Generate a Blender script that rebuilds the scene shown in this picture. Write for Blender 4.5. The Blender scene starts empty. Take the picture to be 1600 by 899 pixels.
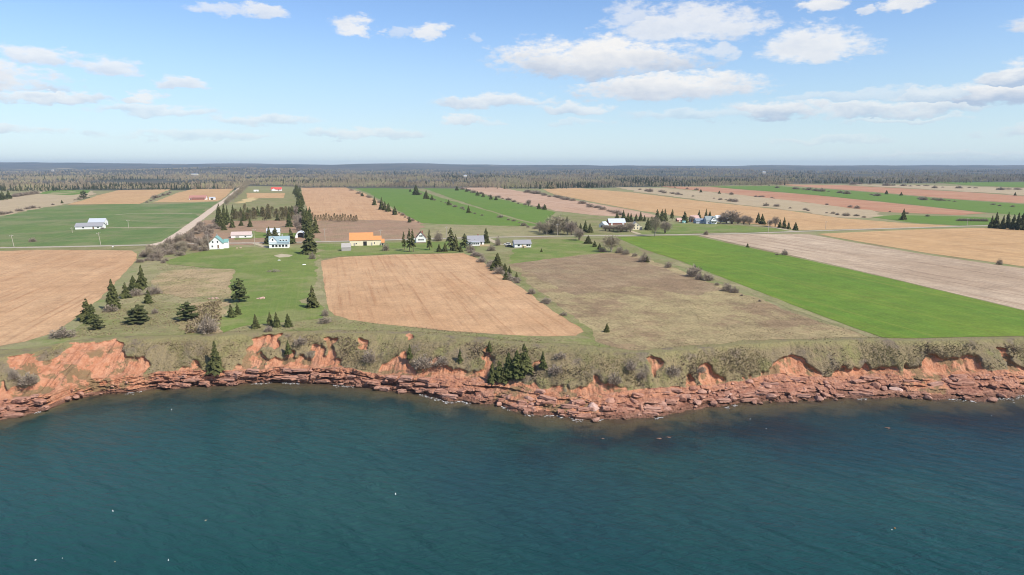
import bpy, bmesh, math, random
import numpy as np
from mathutils import Vector, Matrix
R = math.radians
scene = bpy.context.scene
COL = scene.collection
random.seed(7)
rng = np.random.default_rng(7)

# ------------------------------------------------------------------ camera
CAM_Z = 62.0                       # metres above the sea
PITCH = R(10.08)
FPX = 1600 * 24 / 36.0             # focal length in photo pixels
cd = bpy.data.cameras.new('camera')
cd.lens = 24; cd.sensor_width = 36; cd.clip_start = 0.5; cd.clip_end = 60000
cam = bpy.data.objects.new('camera', cd); COL.objects.link(cam)
cam.location = (0, 0, CAM_Z); cam.rotation_euler = (math.pi/2 - PITCH, 0, 0)
scene.camera = cam

# ------------------------------------------------------------------ light
SUN_EL, SUN_AZ = R(46), R(124)     # azimuth clockwise from +Y (the view direction)
sl = bpy.data.lights.new('sun', 'SUN'); sl.energy = 4.6; sl.angle = R(0.5); sl.color = (1.0, .93, .82)
sun = bpy.data.objects.new('sun', sl); COL.objects.link(sun)
sv = Vector((math.cos(SUN_EL)*math.sin(SUN_AZ), math.cos(SUN_EL)*math.cos(SUN_AZ), math.sin(SUN_EL)))
sun.rotation_euler = sv.to_track_quat('Z', 'Y').to_euler()
sun.location = (200, -200, 300)

scene.render.engine = 'CYCLES'
scene.view_settings.view_transform = 'Standard'
scene.view_settings.look = 'None'
scene.view_settings.exposure = 0.45
scene.view_settings.gamma = 1
scene.cycles.use_denoising = True
scene.cycles.filter_width = 1.05
scene.cycles.max_bounces = 6
scene.cycles.transparent_max_bounces = 16
scene.cycles.volume_bounces = 0
scene.cycles.sample_clamp_indirect = 4

# ------------------------------------------------------------------ node helper
class N:
    def __init__(s, tree):
        s.t = tree; s.n = tree.nodes; s.l = tree.links
    def add(s, typ, **kw):
        nd = s.n.new(typ)
        for k, v in kw.items(): setattr(nd, k, v)
        return nd
    def put(s, sock, v):
        if v is None: return
        if hasattr(v, 'is_linked') or isinstance(v, bpy.types.NodeSocket): s.l.new(v, sock)
        else: sock.default_value = v
    def math(s, op, a, b=None, c=None, clamp=False):
        nd = s.add('ShaderNodeMath', operation=op, use_clamp=clamp)
        s.put(nd.inputs[0], a); s.put(nd.inputs[1], b); s.put(nd.inputs[2], c)
        return nd.outputs[0]
    def vmath(s, op, a, b=None):
        nd = s.add('ShaderNodeVectorMath', operation=op)
        s.put(nd.inputs[0], a)
        if b is not None:
            if op == 'SCALE': s.put(nd.inputs['Scale'], b)
            else: s.put(nd.inputs[1], b)
        return nd.outputs['Value'] if op in ('DOT_PRODUCT', 'LENGTH') else nd.outputs[0]
    def xyz(s, x, y, z=0.0):
        nd = s.add('ShaderNodeCombineXYZ')
        for i, v in enumerate((x, y, z)): s.put(nd.inputs[i], v)
        return nd.outputs[0]
    def sep(s, v):
        nd = s.add('ShaderNodeSeparateXYZ'); s.put(nd.inputs[0], v); return nd.outputs
    def noise(s, vec, scale, detail=3.0, rough=0.55, dist=0.0, color=False):
        nd = s.add('ShaderNodeTexNoise')
        s.put(nd.inputs['Vector'], vec); s.put(nd.inputs['Scale'], scale)
        nd.inputs['Detail'].default_value = detail; nd.inputs['Roughness'].default_value = rough
        nd.inputs['Distortion'].default_value = dist
        return nd.outputs['Color' if color else 'Fac']
    def voro(s, vec, scale, feature='F1'):
        nd = s.add('ShaderNodeTexVoronoi', feature=feature)
        s.put(nd.inputs['Vector'], vec); s.put(nd.inputs['Scale'], scale)
        return nd.outputs['Distance']
    def ss(s, v, a, b):
        nd = s.add('ShaderNodeMapRange', interpolation_type='SMOOTHSTEP')
        s.put(nd.inputs[0], v); s.put(nd.inputs[1], a); s.put(nd.inputs[2], b)
        nd.inputs[3].default_value = 0; nd.inputs[4].default_value = 1
        return nd.outputs[0]
    def mix(s, f, a, b, mode='MIX'):
        nd = s.add('ShaderNodeMix', data_type='RGBA', blend_type=mode)
        s.put(nd.inputs[0], f)
        s.put(nd.inputs[6], (*a, 1) if isinstance(a, tuple) and len(a) == 3 else a)
        s.put(nd.inputs[7], (*b, 1) if isinstance(b, tuple) and len(b) == 3 else b)
        return nd.outputs[2]
    def fmix(s, f, a, b):
        nd = s.add('ShaderNodeMix', data_type='FLOAT')
        s.put(nd.inputs[0], f); s.put(nd.inputs[2], a); s.put(nd.inputs[3], b)
        return nd.outputs[0]
    def attr(s, name, out='Fac'):
        return s.add('ShaderNodeAttribute', attribute_name=name).outputs[out]
    def pos(s): return s.add('ShaderNodeNewGeometry').outputs['Position']
    def obj(s): return s.add('ShaderNodeTexCoord').outputs['Object']
    def rnd(s): return s.add('ShaderNodeObjectInfo').outputs['Random']
    def bump(s, h, strength, dist=1.0):
        nd = s.add('ShaderNodeBump'); s.put(nd.inputs['Height'], h)
        s.put(nd.inputs['Strength'], strength); nd.inputs['Distance'].default_value = dist
        return nd.outputs[0]

def material(name, fn):
    m = bpy.data.materials.new(name); m.use_nodes = True
    m.node_tree.nodes.clear()
    k = N(m.node_tree); out = k.add('ShaderNodeOutputMaterial')
    p = k.add('ShaderNodeBsdfPrincipled'); p.inputs['Roughness'].default_value = 0.9
    p.inputs['Specular IOR Level'].default_value = 0.2
    k.l.new(p.outputs[0], out.inputs[0])
    k.p = p; k.out = out
    fn(k)
    return m
def setp(k, color=None, rough=None, normal=None, **kw):
    if color is not None: k.put(k.p.inputs['Base Color'], (*color, 1) if isinstance(color, tuple) and len(color) == 3 else color)
    if rough is not None: k.put(k.p.inputs['Roughness'], rough)
    if normal is not None: k.put(k.p.inputs['Normal'], normal)
    for a, v in kw.items(): k.put(k.p.inputs[a.replace('_', ' ')], v)

# photo pixel -> viewing ray
CP, SP = math.cos(PITCH), math.sin(PITCH)
def ray(px, py):
    a, b = (px - 800)/FPX, -(py - 449.5)/FPX
    return np.array([a, CP + b*SP, -SP + b*CP])
def proj(X, Y, Z):
    Z = Z - CAM_Z
    d = Y*CP - Z*SP; v = Y*SP + Z*CP
    return 800 + FPX*X/d, 449.5 - FPX*v/d, d

# ------------------------------------------------------------------ world: daylight sky with fair-weather clouds
w = bpy.data.worlds.new('World'); scene.world = w; w.use_nodes = True
w.node_tree.nodes.clear()
k = N(w.node_tree)
sky = k.add('ShaderNodeTexSky', sky_type='NISHITA')
sky.sun_disc = False; sky.sun_elevation = SUN_EL; sky.sun_rotation = SUN_AZ
sky.altitude = 60; sky.air_density = 1.0; sky.dust_density = 0.3; sky.ozone_density = 1.6
dirv = k.add('ShaderNodeTexCoord').outputs['Generated']
sx, sy, sz = k.sep(dirv)
az = k.math('ARCTAN2', sx, sy); el = k.math('ARCSINE', sz)
# billowy distortion of the cloud outlines
q = k.xyz(k.math('MULTIPLY', az, 1.0), k.math('MULTIPLY', el, 2.2), 0.0)
wn = k.noise(q, 22.0, 6.0, 0.6, 0, True)
wx, wy, wz = k.sep(wn)
az2 = k.math('ADD', az, k.math('MULTIPLY', k.math('SUBTRACT', wx, 0.5), 0.07))
el2 = k.math('ADD', el, k.math('MULTIPLY', k.math('SUBTRACT', wy, 0.5), 0.034))
# px centre x, px base line y, half width, height above, height below, density, greyness of the underside
CLOUDS = [
 (935,98,172,48,30,1.0,1.0),(1045,140,150,32,20,.95,.8),(1080,45,125,42,24,.78,.25),(985,25,40,26,20,.6,.2),(1128,82,26,14,14,.6,.3),(1275,80,82,46,18,.85,.35),
 (775,160,105,16,10,.75,.8),(900,170,72,12,9,.65,.7),(722,187,40,13,8,.65,.6),(556,50,38,24,10,.85,.25),(672,54,32,20,10,.85,.25),(625,50,22,12,8,.45,.3),
 (335,14,46,12,10,.6,.3),(410,22,42,14,10,.75,.3),(285,132,38,15,8,.75,.5),(222,155,24,16,8,.8,.4),(58,92,46,18,14,.8,.6),(168,108,44,17,11,.75,.7),
 (70,154,72,11,8,.75,.8),(250,174,90,11,7,.55,.8),(415,188,86,11,8,.55,.9),(570,208,100,12,9,.5,.9),(310,212,110,9,8,.36,.9),
 (1215,174,90,20,14,.8,1.1),(1390,172,130,16,12,.7,1.1),(1330,150,120,10,7,.4,.6),(1550,150,80,26,16,.9,1.6),(1590,124,50,16,12,.85,1.6),(1460,150,70,14,10,.6,1.0),
 (1090,180,120,9,8,.38,.9),(1420,186,100,5,4,.4,.9),(1290,220,90,7,6,.28,1.0),(1480,243,130,5,5,.22,1.0),
 (1282,4,38,14,11,.9,.3),(1352,14,16,8,7,.7,.3),(1412,2,34,12,11,.9,.3),(770,190,30,8,5,.3,.6),(905,190,60,6,5,.3,.6),(740,62,12,7,6,.35,.3),
 (-150,120,170,40,28,.9,.8),(-260,30,120,34,20,.9,.4),(1780,120,150,40,26,.9,1.0),(1730,30,90,30,18,.8,.4),(1900,200,220,14,10,.6,1.0),(-180,200,200,12,9,.6,.9)]
F = -9.0; SH = 0.0; DE = 0.0
for cx, cy, rx, up, dn, de, gr in CLOUDS:
    d = ray(cx, cy); a0 = math.atan2(d[0], d[1]); e0 = math.asin(d[2]/np.linalg.norm(d))
    c2 = math.cos(a0)*.5 + .5
    up *= .93; dn *= .93
    du = k.math('MULTIPLY', k.math('SUBTRACT', az2, a0), FPX/rx*.93)
    dvv = k.math('MULTIPLY', k.math('SUBTRACT', el2, e0), FPX*.97)
    dv = k.math('MAXIMUM', k.math('MULTIPLY', dvv, 1/up), k.math('MULTIPLY', dvv, -1/dn))
    f = k.math('SUBTRACT', 1.0, k.math('ADD', k.math('MULTIPLY', du, du), k.math('MULTIPLY', dv, dv)))
    g = k.math('GREATER_THAN', f, F)
    s_ = k.math('MULTIPLY', k.math('SUBTRACT', 0.40, k.math('MULTIPLY', dvv, 1.5/(up+dn))), gr)
    F = k.math('MAXIMUM', f, F); SH = k.fmix(g, SH, s_); DE = k.fmix(g, DE, de)
# scattered cumulus over the rest of the sky (outside the listed ones)
pl = k.vmath('DIVIDE', dirv, k.xyz(k.math('ADD', k.math('MAXIMUM', sz, 0), .12), k.math('ADD', k.math('MAXIMUM', sz, 0), .12), 1.0))
gen = k.math('SUBTRACT', k.noise(pl, 1.1, 6.0, .58), .53)
off = k.math('MAXIMUM', k.ss(k.math('ABSOLUTE', az), .85, 1.1), k.ss(el, .24, .4))
genf = k.math('SUBTRACT', k.math('MULTIPLY', gen, k.math('MULTIPLY', off, 7.0)), k.math('MULTIPLY', k.math('SUBTRACT', 1.0, off), 9.0))
g = k.math('GREATER_THAN', genf, F)
F = k.math('MAXIMUM', F, genf); SH = k.fmix(g, SH, .35); DE = k.fmix(g, DE, .85)
det = k.noise(q, 64.0, 6.0, .62)
det2 = k.noise(q, 19.0, 6.0, .6)
edge = k.math('ADD', F, k.math('ADD', k.math('MULTIPLY', k.math('SUBTRACT', det, .5), 1.5), k.math('MULTIPLY', k.math('SUBTRACT', det2, .5), 1.5)))
mask = k.math('MULTIPLY', k.ss(edge, 0.03, 0.80), DE)
shade = k.math('ADD', SH, k.math('MULTIPLY', k.math('SUBTRACT', det2, .5), 1.3), clamp=True)
cloudc = k.mix(shade, (6.9, 6.85, 6.8), (3.45, 4.2, 5.4))
bg = k.add('ShaderNodeBackground'); bg.inputs['Strength'].default_value = 0.1
# thin bright veil toward the horizon
veil = k.ss(el, .22, -.02)
skyc = k.mix(k.math('MULTIPLY', veil, .7), sky.outputs[0], k.mix(k.ss(el, .10, .0), (4.7, 5.4, 5.1), (5.9, 6.4, 5.9)))
skyc = k.mix(1.0, skyc, (.90, 1.02, 1.22), 'MULTIPLY')
k.l.new(k.mix(mask, skyc, cloudc), bg.inputs[0])
wo = k.add('ShaderNodeOutputWorld'); k.l.new(bg.outputs[0], wo.inputs[0])

# ------------------------------------------------------------------ numpy noise
def _h(ix, iy, iz, seed):
    n = (ix*374761393 + iy*668265263 + iz*2147483647 + seed*1274126177) & 0xffffffff
    n = ((n ^ (n >> 13))*1274126177) & 0xffffffff
    n = (n ^ (n >> 16)) & 0xffffffff
    return n/4294967295.0
def vnoise(x, y, z=0.0, seed=0):
    x, y, z = np.broadcast_arrays(np.asarray(x, float), np.asarray(y, float), np.asarray(z, float))
    ix, iy, iz = np.floor(x).astype(np.int64), np.floor(y).astype(np.int64), np.floor(z).astype(np.int64)
    fx, fy, fz = x-ix, y-iy, z-iz
    fx, fy, fz = (f*f*(3-2*f) for f in (fx, fy, fz))
    r = 0
    for a in (0, 1):
        for b in (0, 1):
            for c in (0, 1):
                r = r + (fx if a else 1-fx)*(fy if b else 1-fy)*(fz if c else 1-fz)*_h(ix+a, iy+b, iz+c, seed)
    return r*2-1
def fbm(x, y, z=0.0, oct=4, seed=0, gain=.5):
    r = 0; a = 1; s = 1
    for o in range(oct):
        r = r + a*vnoise(np.asarray(x)*s, np.asarray(y)*s, np.asarray(z)*s, seed+o*17); a *= gain; s *= 2.03
    return r
def sstep(x, a, b):
    t = np.clip((np.asarray(x, float)-a)/(b-a), 0, 1); return t*t*(3-2*t)

# ------------------------------------------------------------------ mesh helpers
def np_mesh(name, verts, faces, mats=(), smooth=False, attrs=None, midx=None):
    """verts (n,3); faces (m,3) or (m,4) array, or list of arrays"""
    me = bpy.data.meshes.new(name)
    verts = np.asarray(verts, np.float32)
    if isinstance(faces, np.ndarray): faces = [faces]
    loops = np.concatenate([f.ravel() for f in faces]).astype(np.int32)
    tot = np.concatenate([np.full(len(f), f.shape[1], np.int32) for f in faces])
    start = np.concatenate([[0], np.cumsum(tot)[:-1]]).astype(np.int32)
    me.vertices.add(len(verts)); me.vertices.foreach_set('co', verts.ravel())
    me.loops.add(len(loops)); me.loops.foreach_set('vertex_index', loops)
    me.polygons.add(len(tot)); me.polygons.foreach_set('loop_start', start); me.polygons.foreach_set('loop_total', tot)
    if midx is not None: me.polygons.foreach_set('material_index', np.asarray(midx, np.int32))
    me.polygons.foreach_set('use_smooth', np.full(len(tot), smooth))
    for nme, arr in (attrs or {}).items():
        a = me.attributes.new(nme, 'FLOAT', 'POINT'); a.data.foreach_set('value', np.asarray(arr, np.float32))
    for m in mats: me.materials.append(m)
    me.update(calc_edges=True); me.validate()
    return me
def link(name, me, parent=None, loc=None):
    o = bpy.data.objects.new(name, me); COL.objects.link(o)
    if parent is not None: o.parent = parent
    if loc is not None: o.location = loc
    return o
def struct(name, me):
    o = link(name, me); o['kind'] = 'structure'; return o
def stuff(name, me, label=None, cat=None):
    o = link(name, me); o['kind'] = 'stuff'
    if label: o['label'] = label
    if cat: o['category'] = cat
    return o
def tag(o, label, cat, group=None):
    o['label'] = label; o['category'] = cat
    if group: o['group'] = group
    return o
def thing(name, label, cat, loc=(0,0,0), rz=0.0, group=None, scale=None):
    o = bpy.data.objects.new(name, None); COL.objects.link(o)
    o.empty_display_size = .5
    o.location = loc; o.rotation_euler = (0, 0, rz)
    if scale is not None: o.scale = scale
    return tag(o, label, cat, group)
def grid_faces(nr, nc):
    i = np.arange(nr-1)[:, None]*nc + np.arange(nc-1)[None, :]
    return np.stack([i, i+1, i+nc+1, i+nc], -1).reshape(-1, 4)
# ------------------------------------------------------------------ shape of the coast (control points read off the photograph)
GZ = 12.0                          # level of the fields above the sea
def plane_pt(px, py, z):
    d = ray(px, py); t = (z-CAM_Z)/d[2]
    return d[0]*t, d[1]*t
def curve(pts, z):
    P = np.array([plane_pt(x, y, z) for x, y in pts]); P = P[np.argsort(P[:, 0])]
    return P[:, 0], P[:, 1]
WATER = [(0,656),(40,648),(75,640),(110,626),(150,617),(200,613),(250,608),(300,604),(350,602),(400,599),(450,598),(500,599),(550,602),(590,609),(620,612),(660,616),(700,627),(750,631),(780,633),(820,646),(850,649),(900,654),(960,657),(1000,655),(1040,648),(1100,638),(1150,632),(1200,628),(1250,629),(1300,624),(1350,621),(1400,622),(1440,624),(1500,623),(1540,629),(1570,622),(1600,617)]
ROCK = [(0,622),(50,616),(90,612),(130,608),(180,604),(230,592),(260,588),(300,582),(350,581),(400,578),(450,577),(500,578),(550,579),(600,583),(650,590),(700,591),(750,595),(775,598),(800,600),(850,610),(900,616),(950,618),(1000,610),(1050,606),(1100,601),(1150,594),(1200,591),(1250,587),(1300,586),(1350,583),(1400,584),(1450,586),(1500,584),(1550,584),(1600,581)]
BROW = [(0,558),(50,553),(100,535),(150,532),(200,528),(250,528),(300,525),(350,525),(400,520),(450,518),(500,518),(550,521),(600,519),(650,522),(700,527),(750,531),(800,537),(850,539),(900,541),(950,547),(1000,553),(1050,554),(1100,556),(1150,558),(1200,556),(1250,554),(1300,553),(1350,551),(1400,549),(1450,555),(1500,556),(1550,548),(1600,543)]
ZR0 = 4.0
_wx, _wy = curve(WATER, 0.0); _rx, _ry = curve(ROCK, ZR0); _bx, _by = curve(BROW, GZ)
def ext(X, xs, ys, seed, off):
    """the measured line inside the frame, a wandering coast outside it"""
    Y = np.interp(X, xs, ys)
    o = np.maximum(np.maximum(xs[0]-X, X-xs[-1]), 0)
    return Y + sstep(o, 0, 60)*(14*vnoise(np.asarray(X)/90., 3.3, 0, 5)) - .06*np.minimum(o, 500)
def Yw(X): return ext(X, _wx, _wy, 1, 0)
def Yr(X): return np.maximum(ext(X, _rx, _ry, 2, 0), Yw(X)+.9)
def Yb(X): return np.maximum(ext(X, _bx, _by, 3, 0), Yr(X)+7)

def hills(X, Y):
    u = X/np.maximum(Y, 1)
    prof = np.interp(u, [-1.6, -.75, -.55, -.3, 0, .15, .4, .75, 1.6], [95, 112, 122, 104, 84, 66, 74, 80, 70])
    r = sstep(Y, 6200, 11000)*(prof*(.80+.20*vnoise(X/1500., Y/2600., 0, 31)) + 12*vnoise(X/480., Y/900., 0, 32))
    r = r + sstep(Y, 4300, 5600)*(1-sstep(Y, 6200, 7800))*(10+22*vnoise(X/1300., 2.2, 0, 33)+8*vnoise(X/420., 5.2, 0, 34))
    return np.maximum(r, -6)
def hterr(X, Y):
    X = np.asarray(X, float); Y = np.asarray(Y, float)
    s = sstep(Y, 260, 700)
    return GZ + .9*s*vnoise(X/230., Y/260., 0, 21) + 1.6*sstep(Y, 600, 1200)*vnoise(X/420., Y/420., 0, 22) + hills(X, Y)
def surf(X, Y):
    """coarse height of the land or sea bed, for standing things on it"""
    w, r, b = Yw(X), Yr(X), Yb(X)
    t = np.clip((Y-r)/(b-r), 0, 1)
    zs = ZR0 + (GZ-ZR0)*(1-(1-t)**1.55)
    z = np.where(Y < w, -.12*(w-Y), np.where(Y < r, ZR0*np.clip((Y-w)/(r-w), 0, 1)**.8, zs))
    return np.where(Y > b, hterr(X, Y), z)
def ground_at(px, py):
    """point of the land seen at a photo pixel"""
    d = ray(px, py)
    t = np.concatenate([np.linspace(120, 320, 1600), np.geomspace(321, 14000, 2600)])
    X, Y, Z = d[0]*t, d[1]*t, CAM_Z + d[2]*t
    below = np.nonzero(Z <= surf(X, Y))[0]
    i = below[0] if len(below) else len(t)-1
    return float(X[i]), float(Y[i]), float(surf(X[i], Y[i]))

# ------------------------------------------------------------------ ground materials
RA = R(-15.0)                      # compass direction of the field rows
ALONG, ACROSS = (math.sin(RA), math.cos(RA), 0), (math.cos(RA), -math.sin(RA), 0)
def row_coords(k, along=ALONG, across=ACROSS):
    P = k.pos()
    return P, k.vmath('DOT_PRODUCT', P, along), k.vmath('DOT_PRODUCT', P, across)

def grass_color(k, P, g1, g2, g3, g4, s=1.0, patch=.5):
    n1 = k.noise(P, .012*s, 5, .6); n2 = k.noise(P, .07*s, 5, .62); n3 = k.noise(P, .55*s, 4, .65)
    c = k.mix(k.ss(n1, .38, .62), g1, g2)
    c = k.mix(k.math('MULTIPLY', k.ss(n2, .48, .68), .85), c, g3)
    c = k.mix(k.math('MULTIPLY', k.ss(n3, .50, .72), patch), c, g4)
    return c, n3
OLIVE = ((.20,.20,.085), (.245,.225,.115), (.15,.19,.058), (.125,.115,.06))
def m_coast(k):
    P = k.pos(); px, py, pz = k.sep(P)
    g, n3 = grass_color(k, P, (.235,.187,.10), (.21,.165,.095), (.18,.172,.068), (.14,.108,.073), 2.2, .7)
    # brushy brown and grey clumps, greener toward the brow
    cl = k.noise(P, .16, 4, .6)
    g = k.mix(k.math('MULTIPLY', k.ss(cl, .52, .66), .7), g, (.165,.13,.10))
    g = k.mix(k.math('MULTIPLY', k.ss(pz, 10.4, 12.0), k.ss(cl, .70, .40)), g, (.225,.20,.092))
    soil = k.noise(P, .5, 6, .65); soil2 = k.noise(P, 2.4, 5, .7)
    sc = k.mix(k.ss(soil, .36, .64), (.385,.165,.09), (.47,.24,.145))
    sc = k.mix(k.math('MULTIPLY', k.ss(soil2, .52, .75), .7), sc, (.56,.30,.18))
    sc = k.mix(k.math('MULTIPLY', k.ss(soil2, .44, .25), .5), sc, (.27,.085,.045))
    # layered red sandstone
    lay = k.noise(k.xyz(k.math('MULTIPLY', px, .12), k.math('MULTIPLY', py, .12), k.math('MULTIPLY', pz, 3.2)), 1.0, 5, .65)
    rk = k.mix(k.ss(lay, .34, .66), (.245,.105,.070), (.41,.215,.145))
    rn = k.noise(P, .9, 6, .7)
    rk = k.mix(k.math('MULTIPLY', k.ss(rn, .52, .74), .8), rk, (.47,.29,.215))
    rk = k.mix(k.math('MULTIPLY', k.ss(pz, 1.6, 3.6), k.ss(soil, .40, .58)), rk, (.43,.20,.115))
    rk = k.mix(k.math('MULTIPLY', k.ss(rn, .48, .30), .85), rk, (.12,.05,.036))
    # wet, weedy foot of the rocks and the sea bed
    wetn = k.math('ADD', pz, k.math('MULTIPLY', k.math('SUBTRACT', rn, .5), 1.1))
    rk = k.mix(k.math('MULTIPLY', k.ss(wetn, 1.5, .35), .72), rk, (.12,.062,.04))
    bed = k.noise(P, .11, 5, .6)
    dep = k.math('MULTIPLY', pz, -1.0)
    bc = k.mix(k.ss(k.math('ADD', bed, k.math('MULTIPLY', dep, .45)), .66, .88), (.23,.135,.068), (.022,.026,.028))
    bc = k.mix(k.math('MULTIPLY', k.ss(k.math('ADD', k.math('MULTIPLY', bed, .9), dep), 1.45, 1.75), k.math('MULTIPLY', k.ss(px, -128, -95), k.ss(px, -8, -34))), bc, (.20,.20,.15))
    rk = k.mix(k.ss(pz, .0, -.25), rk, bc)
    rockm = k.attr('rock'); scar = k.attr('scar')
    en = k.math('MULTIPLY', k.math('SUBTRACT', k.noise(P, .8, 5, .65), .5), .9)
    m1 = k.ss(k.math('ADD', scar, en), .40, .60)
    c = k.mix(m1, g, sc)
    # patches of turf still clinging to the bare soil
    tf = k.math('MULTIPLY', k.ss(k.noise(P, .23, 4, .62), .50, .57), k.ss(pz, 11.0, 9.5))
    c = k.mix(k.math('MULTIPLY', tf, k.math('MULTIPLY', m1, .75)), c, (.15,.12,.06))
    c = k.mix(k.ss(k.math('ADD', rockm, k.math('MULTIPLY', en, .6)), .35, .65), c, rk)
    h = k.math('ADD', k.math('MULTIPLY', soil2, .5), k.math('ADD', k.math('MULTIPLY', rn, .8), k.math('MULTIPLY', n3, .8)))
    setp(k, c, k.fmix(k.ss(pz, .5, .1), .92, .5), k.bump(h, .8, .7))
M_COAST = material('coast soil rock and turf', m_coast)

def m_ground(k):
    P = k.pos()
    c, n3 = grass_color(k, P, *OLIVE, 1.6, .6)
    c = k.mix(k.math('MULTIPLY', k.ss(k.noise(P, .035, 5, .6), .5, .66), .75), c, (.20,.145,.085))
    wood = k.attr('wood')
    wc = k.mix(k.noise(P, .004, 7, .7), (.06,.055,.040), (.13,.112,.08))
    farn = k.noise(k.vmath('MULTIPLY', P, (1, .35, 0)), .0016, 6, .7)
    wc = k.mix(k.ss(farn, .42, .60), wc, (.035,.045,.03))
    wc = k.mix(k.math('MULTIPLY', k.ss(farn, .60, .66), .8), wc, (.36,.29,.17))
    c = k.mix(wood, c, wc)
    setp(k, c, .95, k.bump(n3, .6, .5))
M_GROUND = material('rough grassland', m_ground)

# ------------------------------------------------------------------ coast mesh: sea bed, ledged rock, slumped bank, brow
SCARS = [
 [(10,562),(25,555),(42,555),(52,564),(86,563),(100,547),(113,536),(150,532),(158,535),(176,530),(192,543),(194,559),(224,555),(226,590),(245,612),(150,622),(60,640),(78,610),(58,595),(38,588),(20,578)],
 [(296,561),(312,560),(327,585),(298,590)],[(372,560),(395,530),(408,522),(438,520),(437,541),(407,546),(396,576),(371,584)],[(398,562),(410,551),(418,565),(402,574)],
 [(439,556),(456,556),(452,582),(436,582)],[(489,541),(505,534),(509,546),(506,580),(491,580)],[(510,527),(529,525),(526,546),(531,580),(514,584),(517,552)],
 [(607,575),(635,543),(638,556),(620,582),(604,592)],[(752,560),(764,545),(771,550),(757,596),(741,596)],[(922,600),(938,591),(956,598),(959,628),(921,630)],
 [(1010,556),(1020,555),(1034,575),(1031,590),(1017,576)],[(1097,573),(1111,568),(1127,585),(1130,605),(1094,605)],[(1068,596),(1082,588),(1094,602),(1066,608)],
 [(1203,578),(1212,566),(1231,559),(1241,556),(1260,570),(1277,575),(1294,590),(1198,606)],[(1326,592),(1350,574),(1361,571),(1372,580),(1386,576),(1402,576),(1413,587),(1413,606),(1326,606)],
 [(1436,577),(1445,557),(1461,557),(1476,563),(1500,559),(1526,557),(1537,570),(1545,587),(1544,604),(1436,604)],[(1558,546),(1571,549),(1592,575),(1602,580),(1604,610),(1574,605),(1577,580)],
 [(560,531),(567,526),(576,533),(570,545),(562,545)],[(629,524),(640,521),(645,525),(634,527)],[(832,575),(842,566),(846,572),(836,585)],[(1700,570),(1740,545),(1790,560),(1790,610),(1700,610)],[(-120,590),(-70,570),(-30,585),(-40,640),(-120,640)]]
def pip(x, y, poly):
    ins = np.zeros(x.shape, bool); n = len(poly)
    for i in range(n):
        x1, y1 = poly[i]; x2, y2 = poly[(i+1) % n]
        if y1 == y2: continue
        ins ^= ((y1 > y) != (y2 > y)) & (x < (x2-x1)*(y-y1)/(y2-y1)+x1)
    return ins
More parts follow.
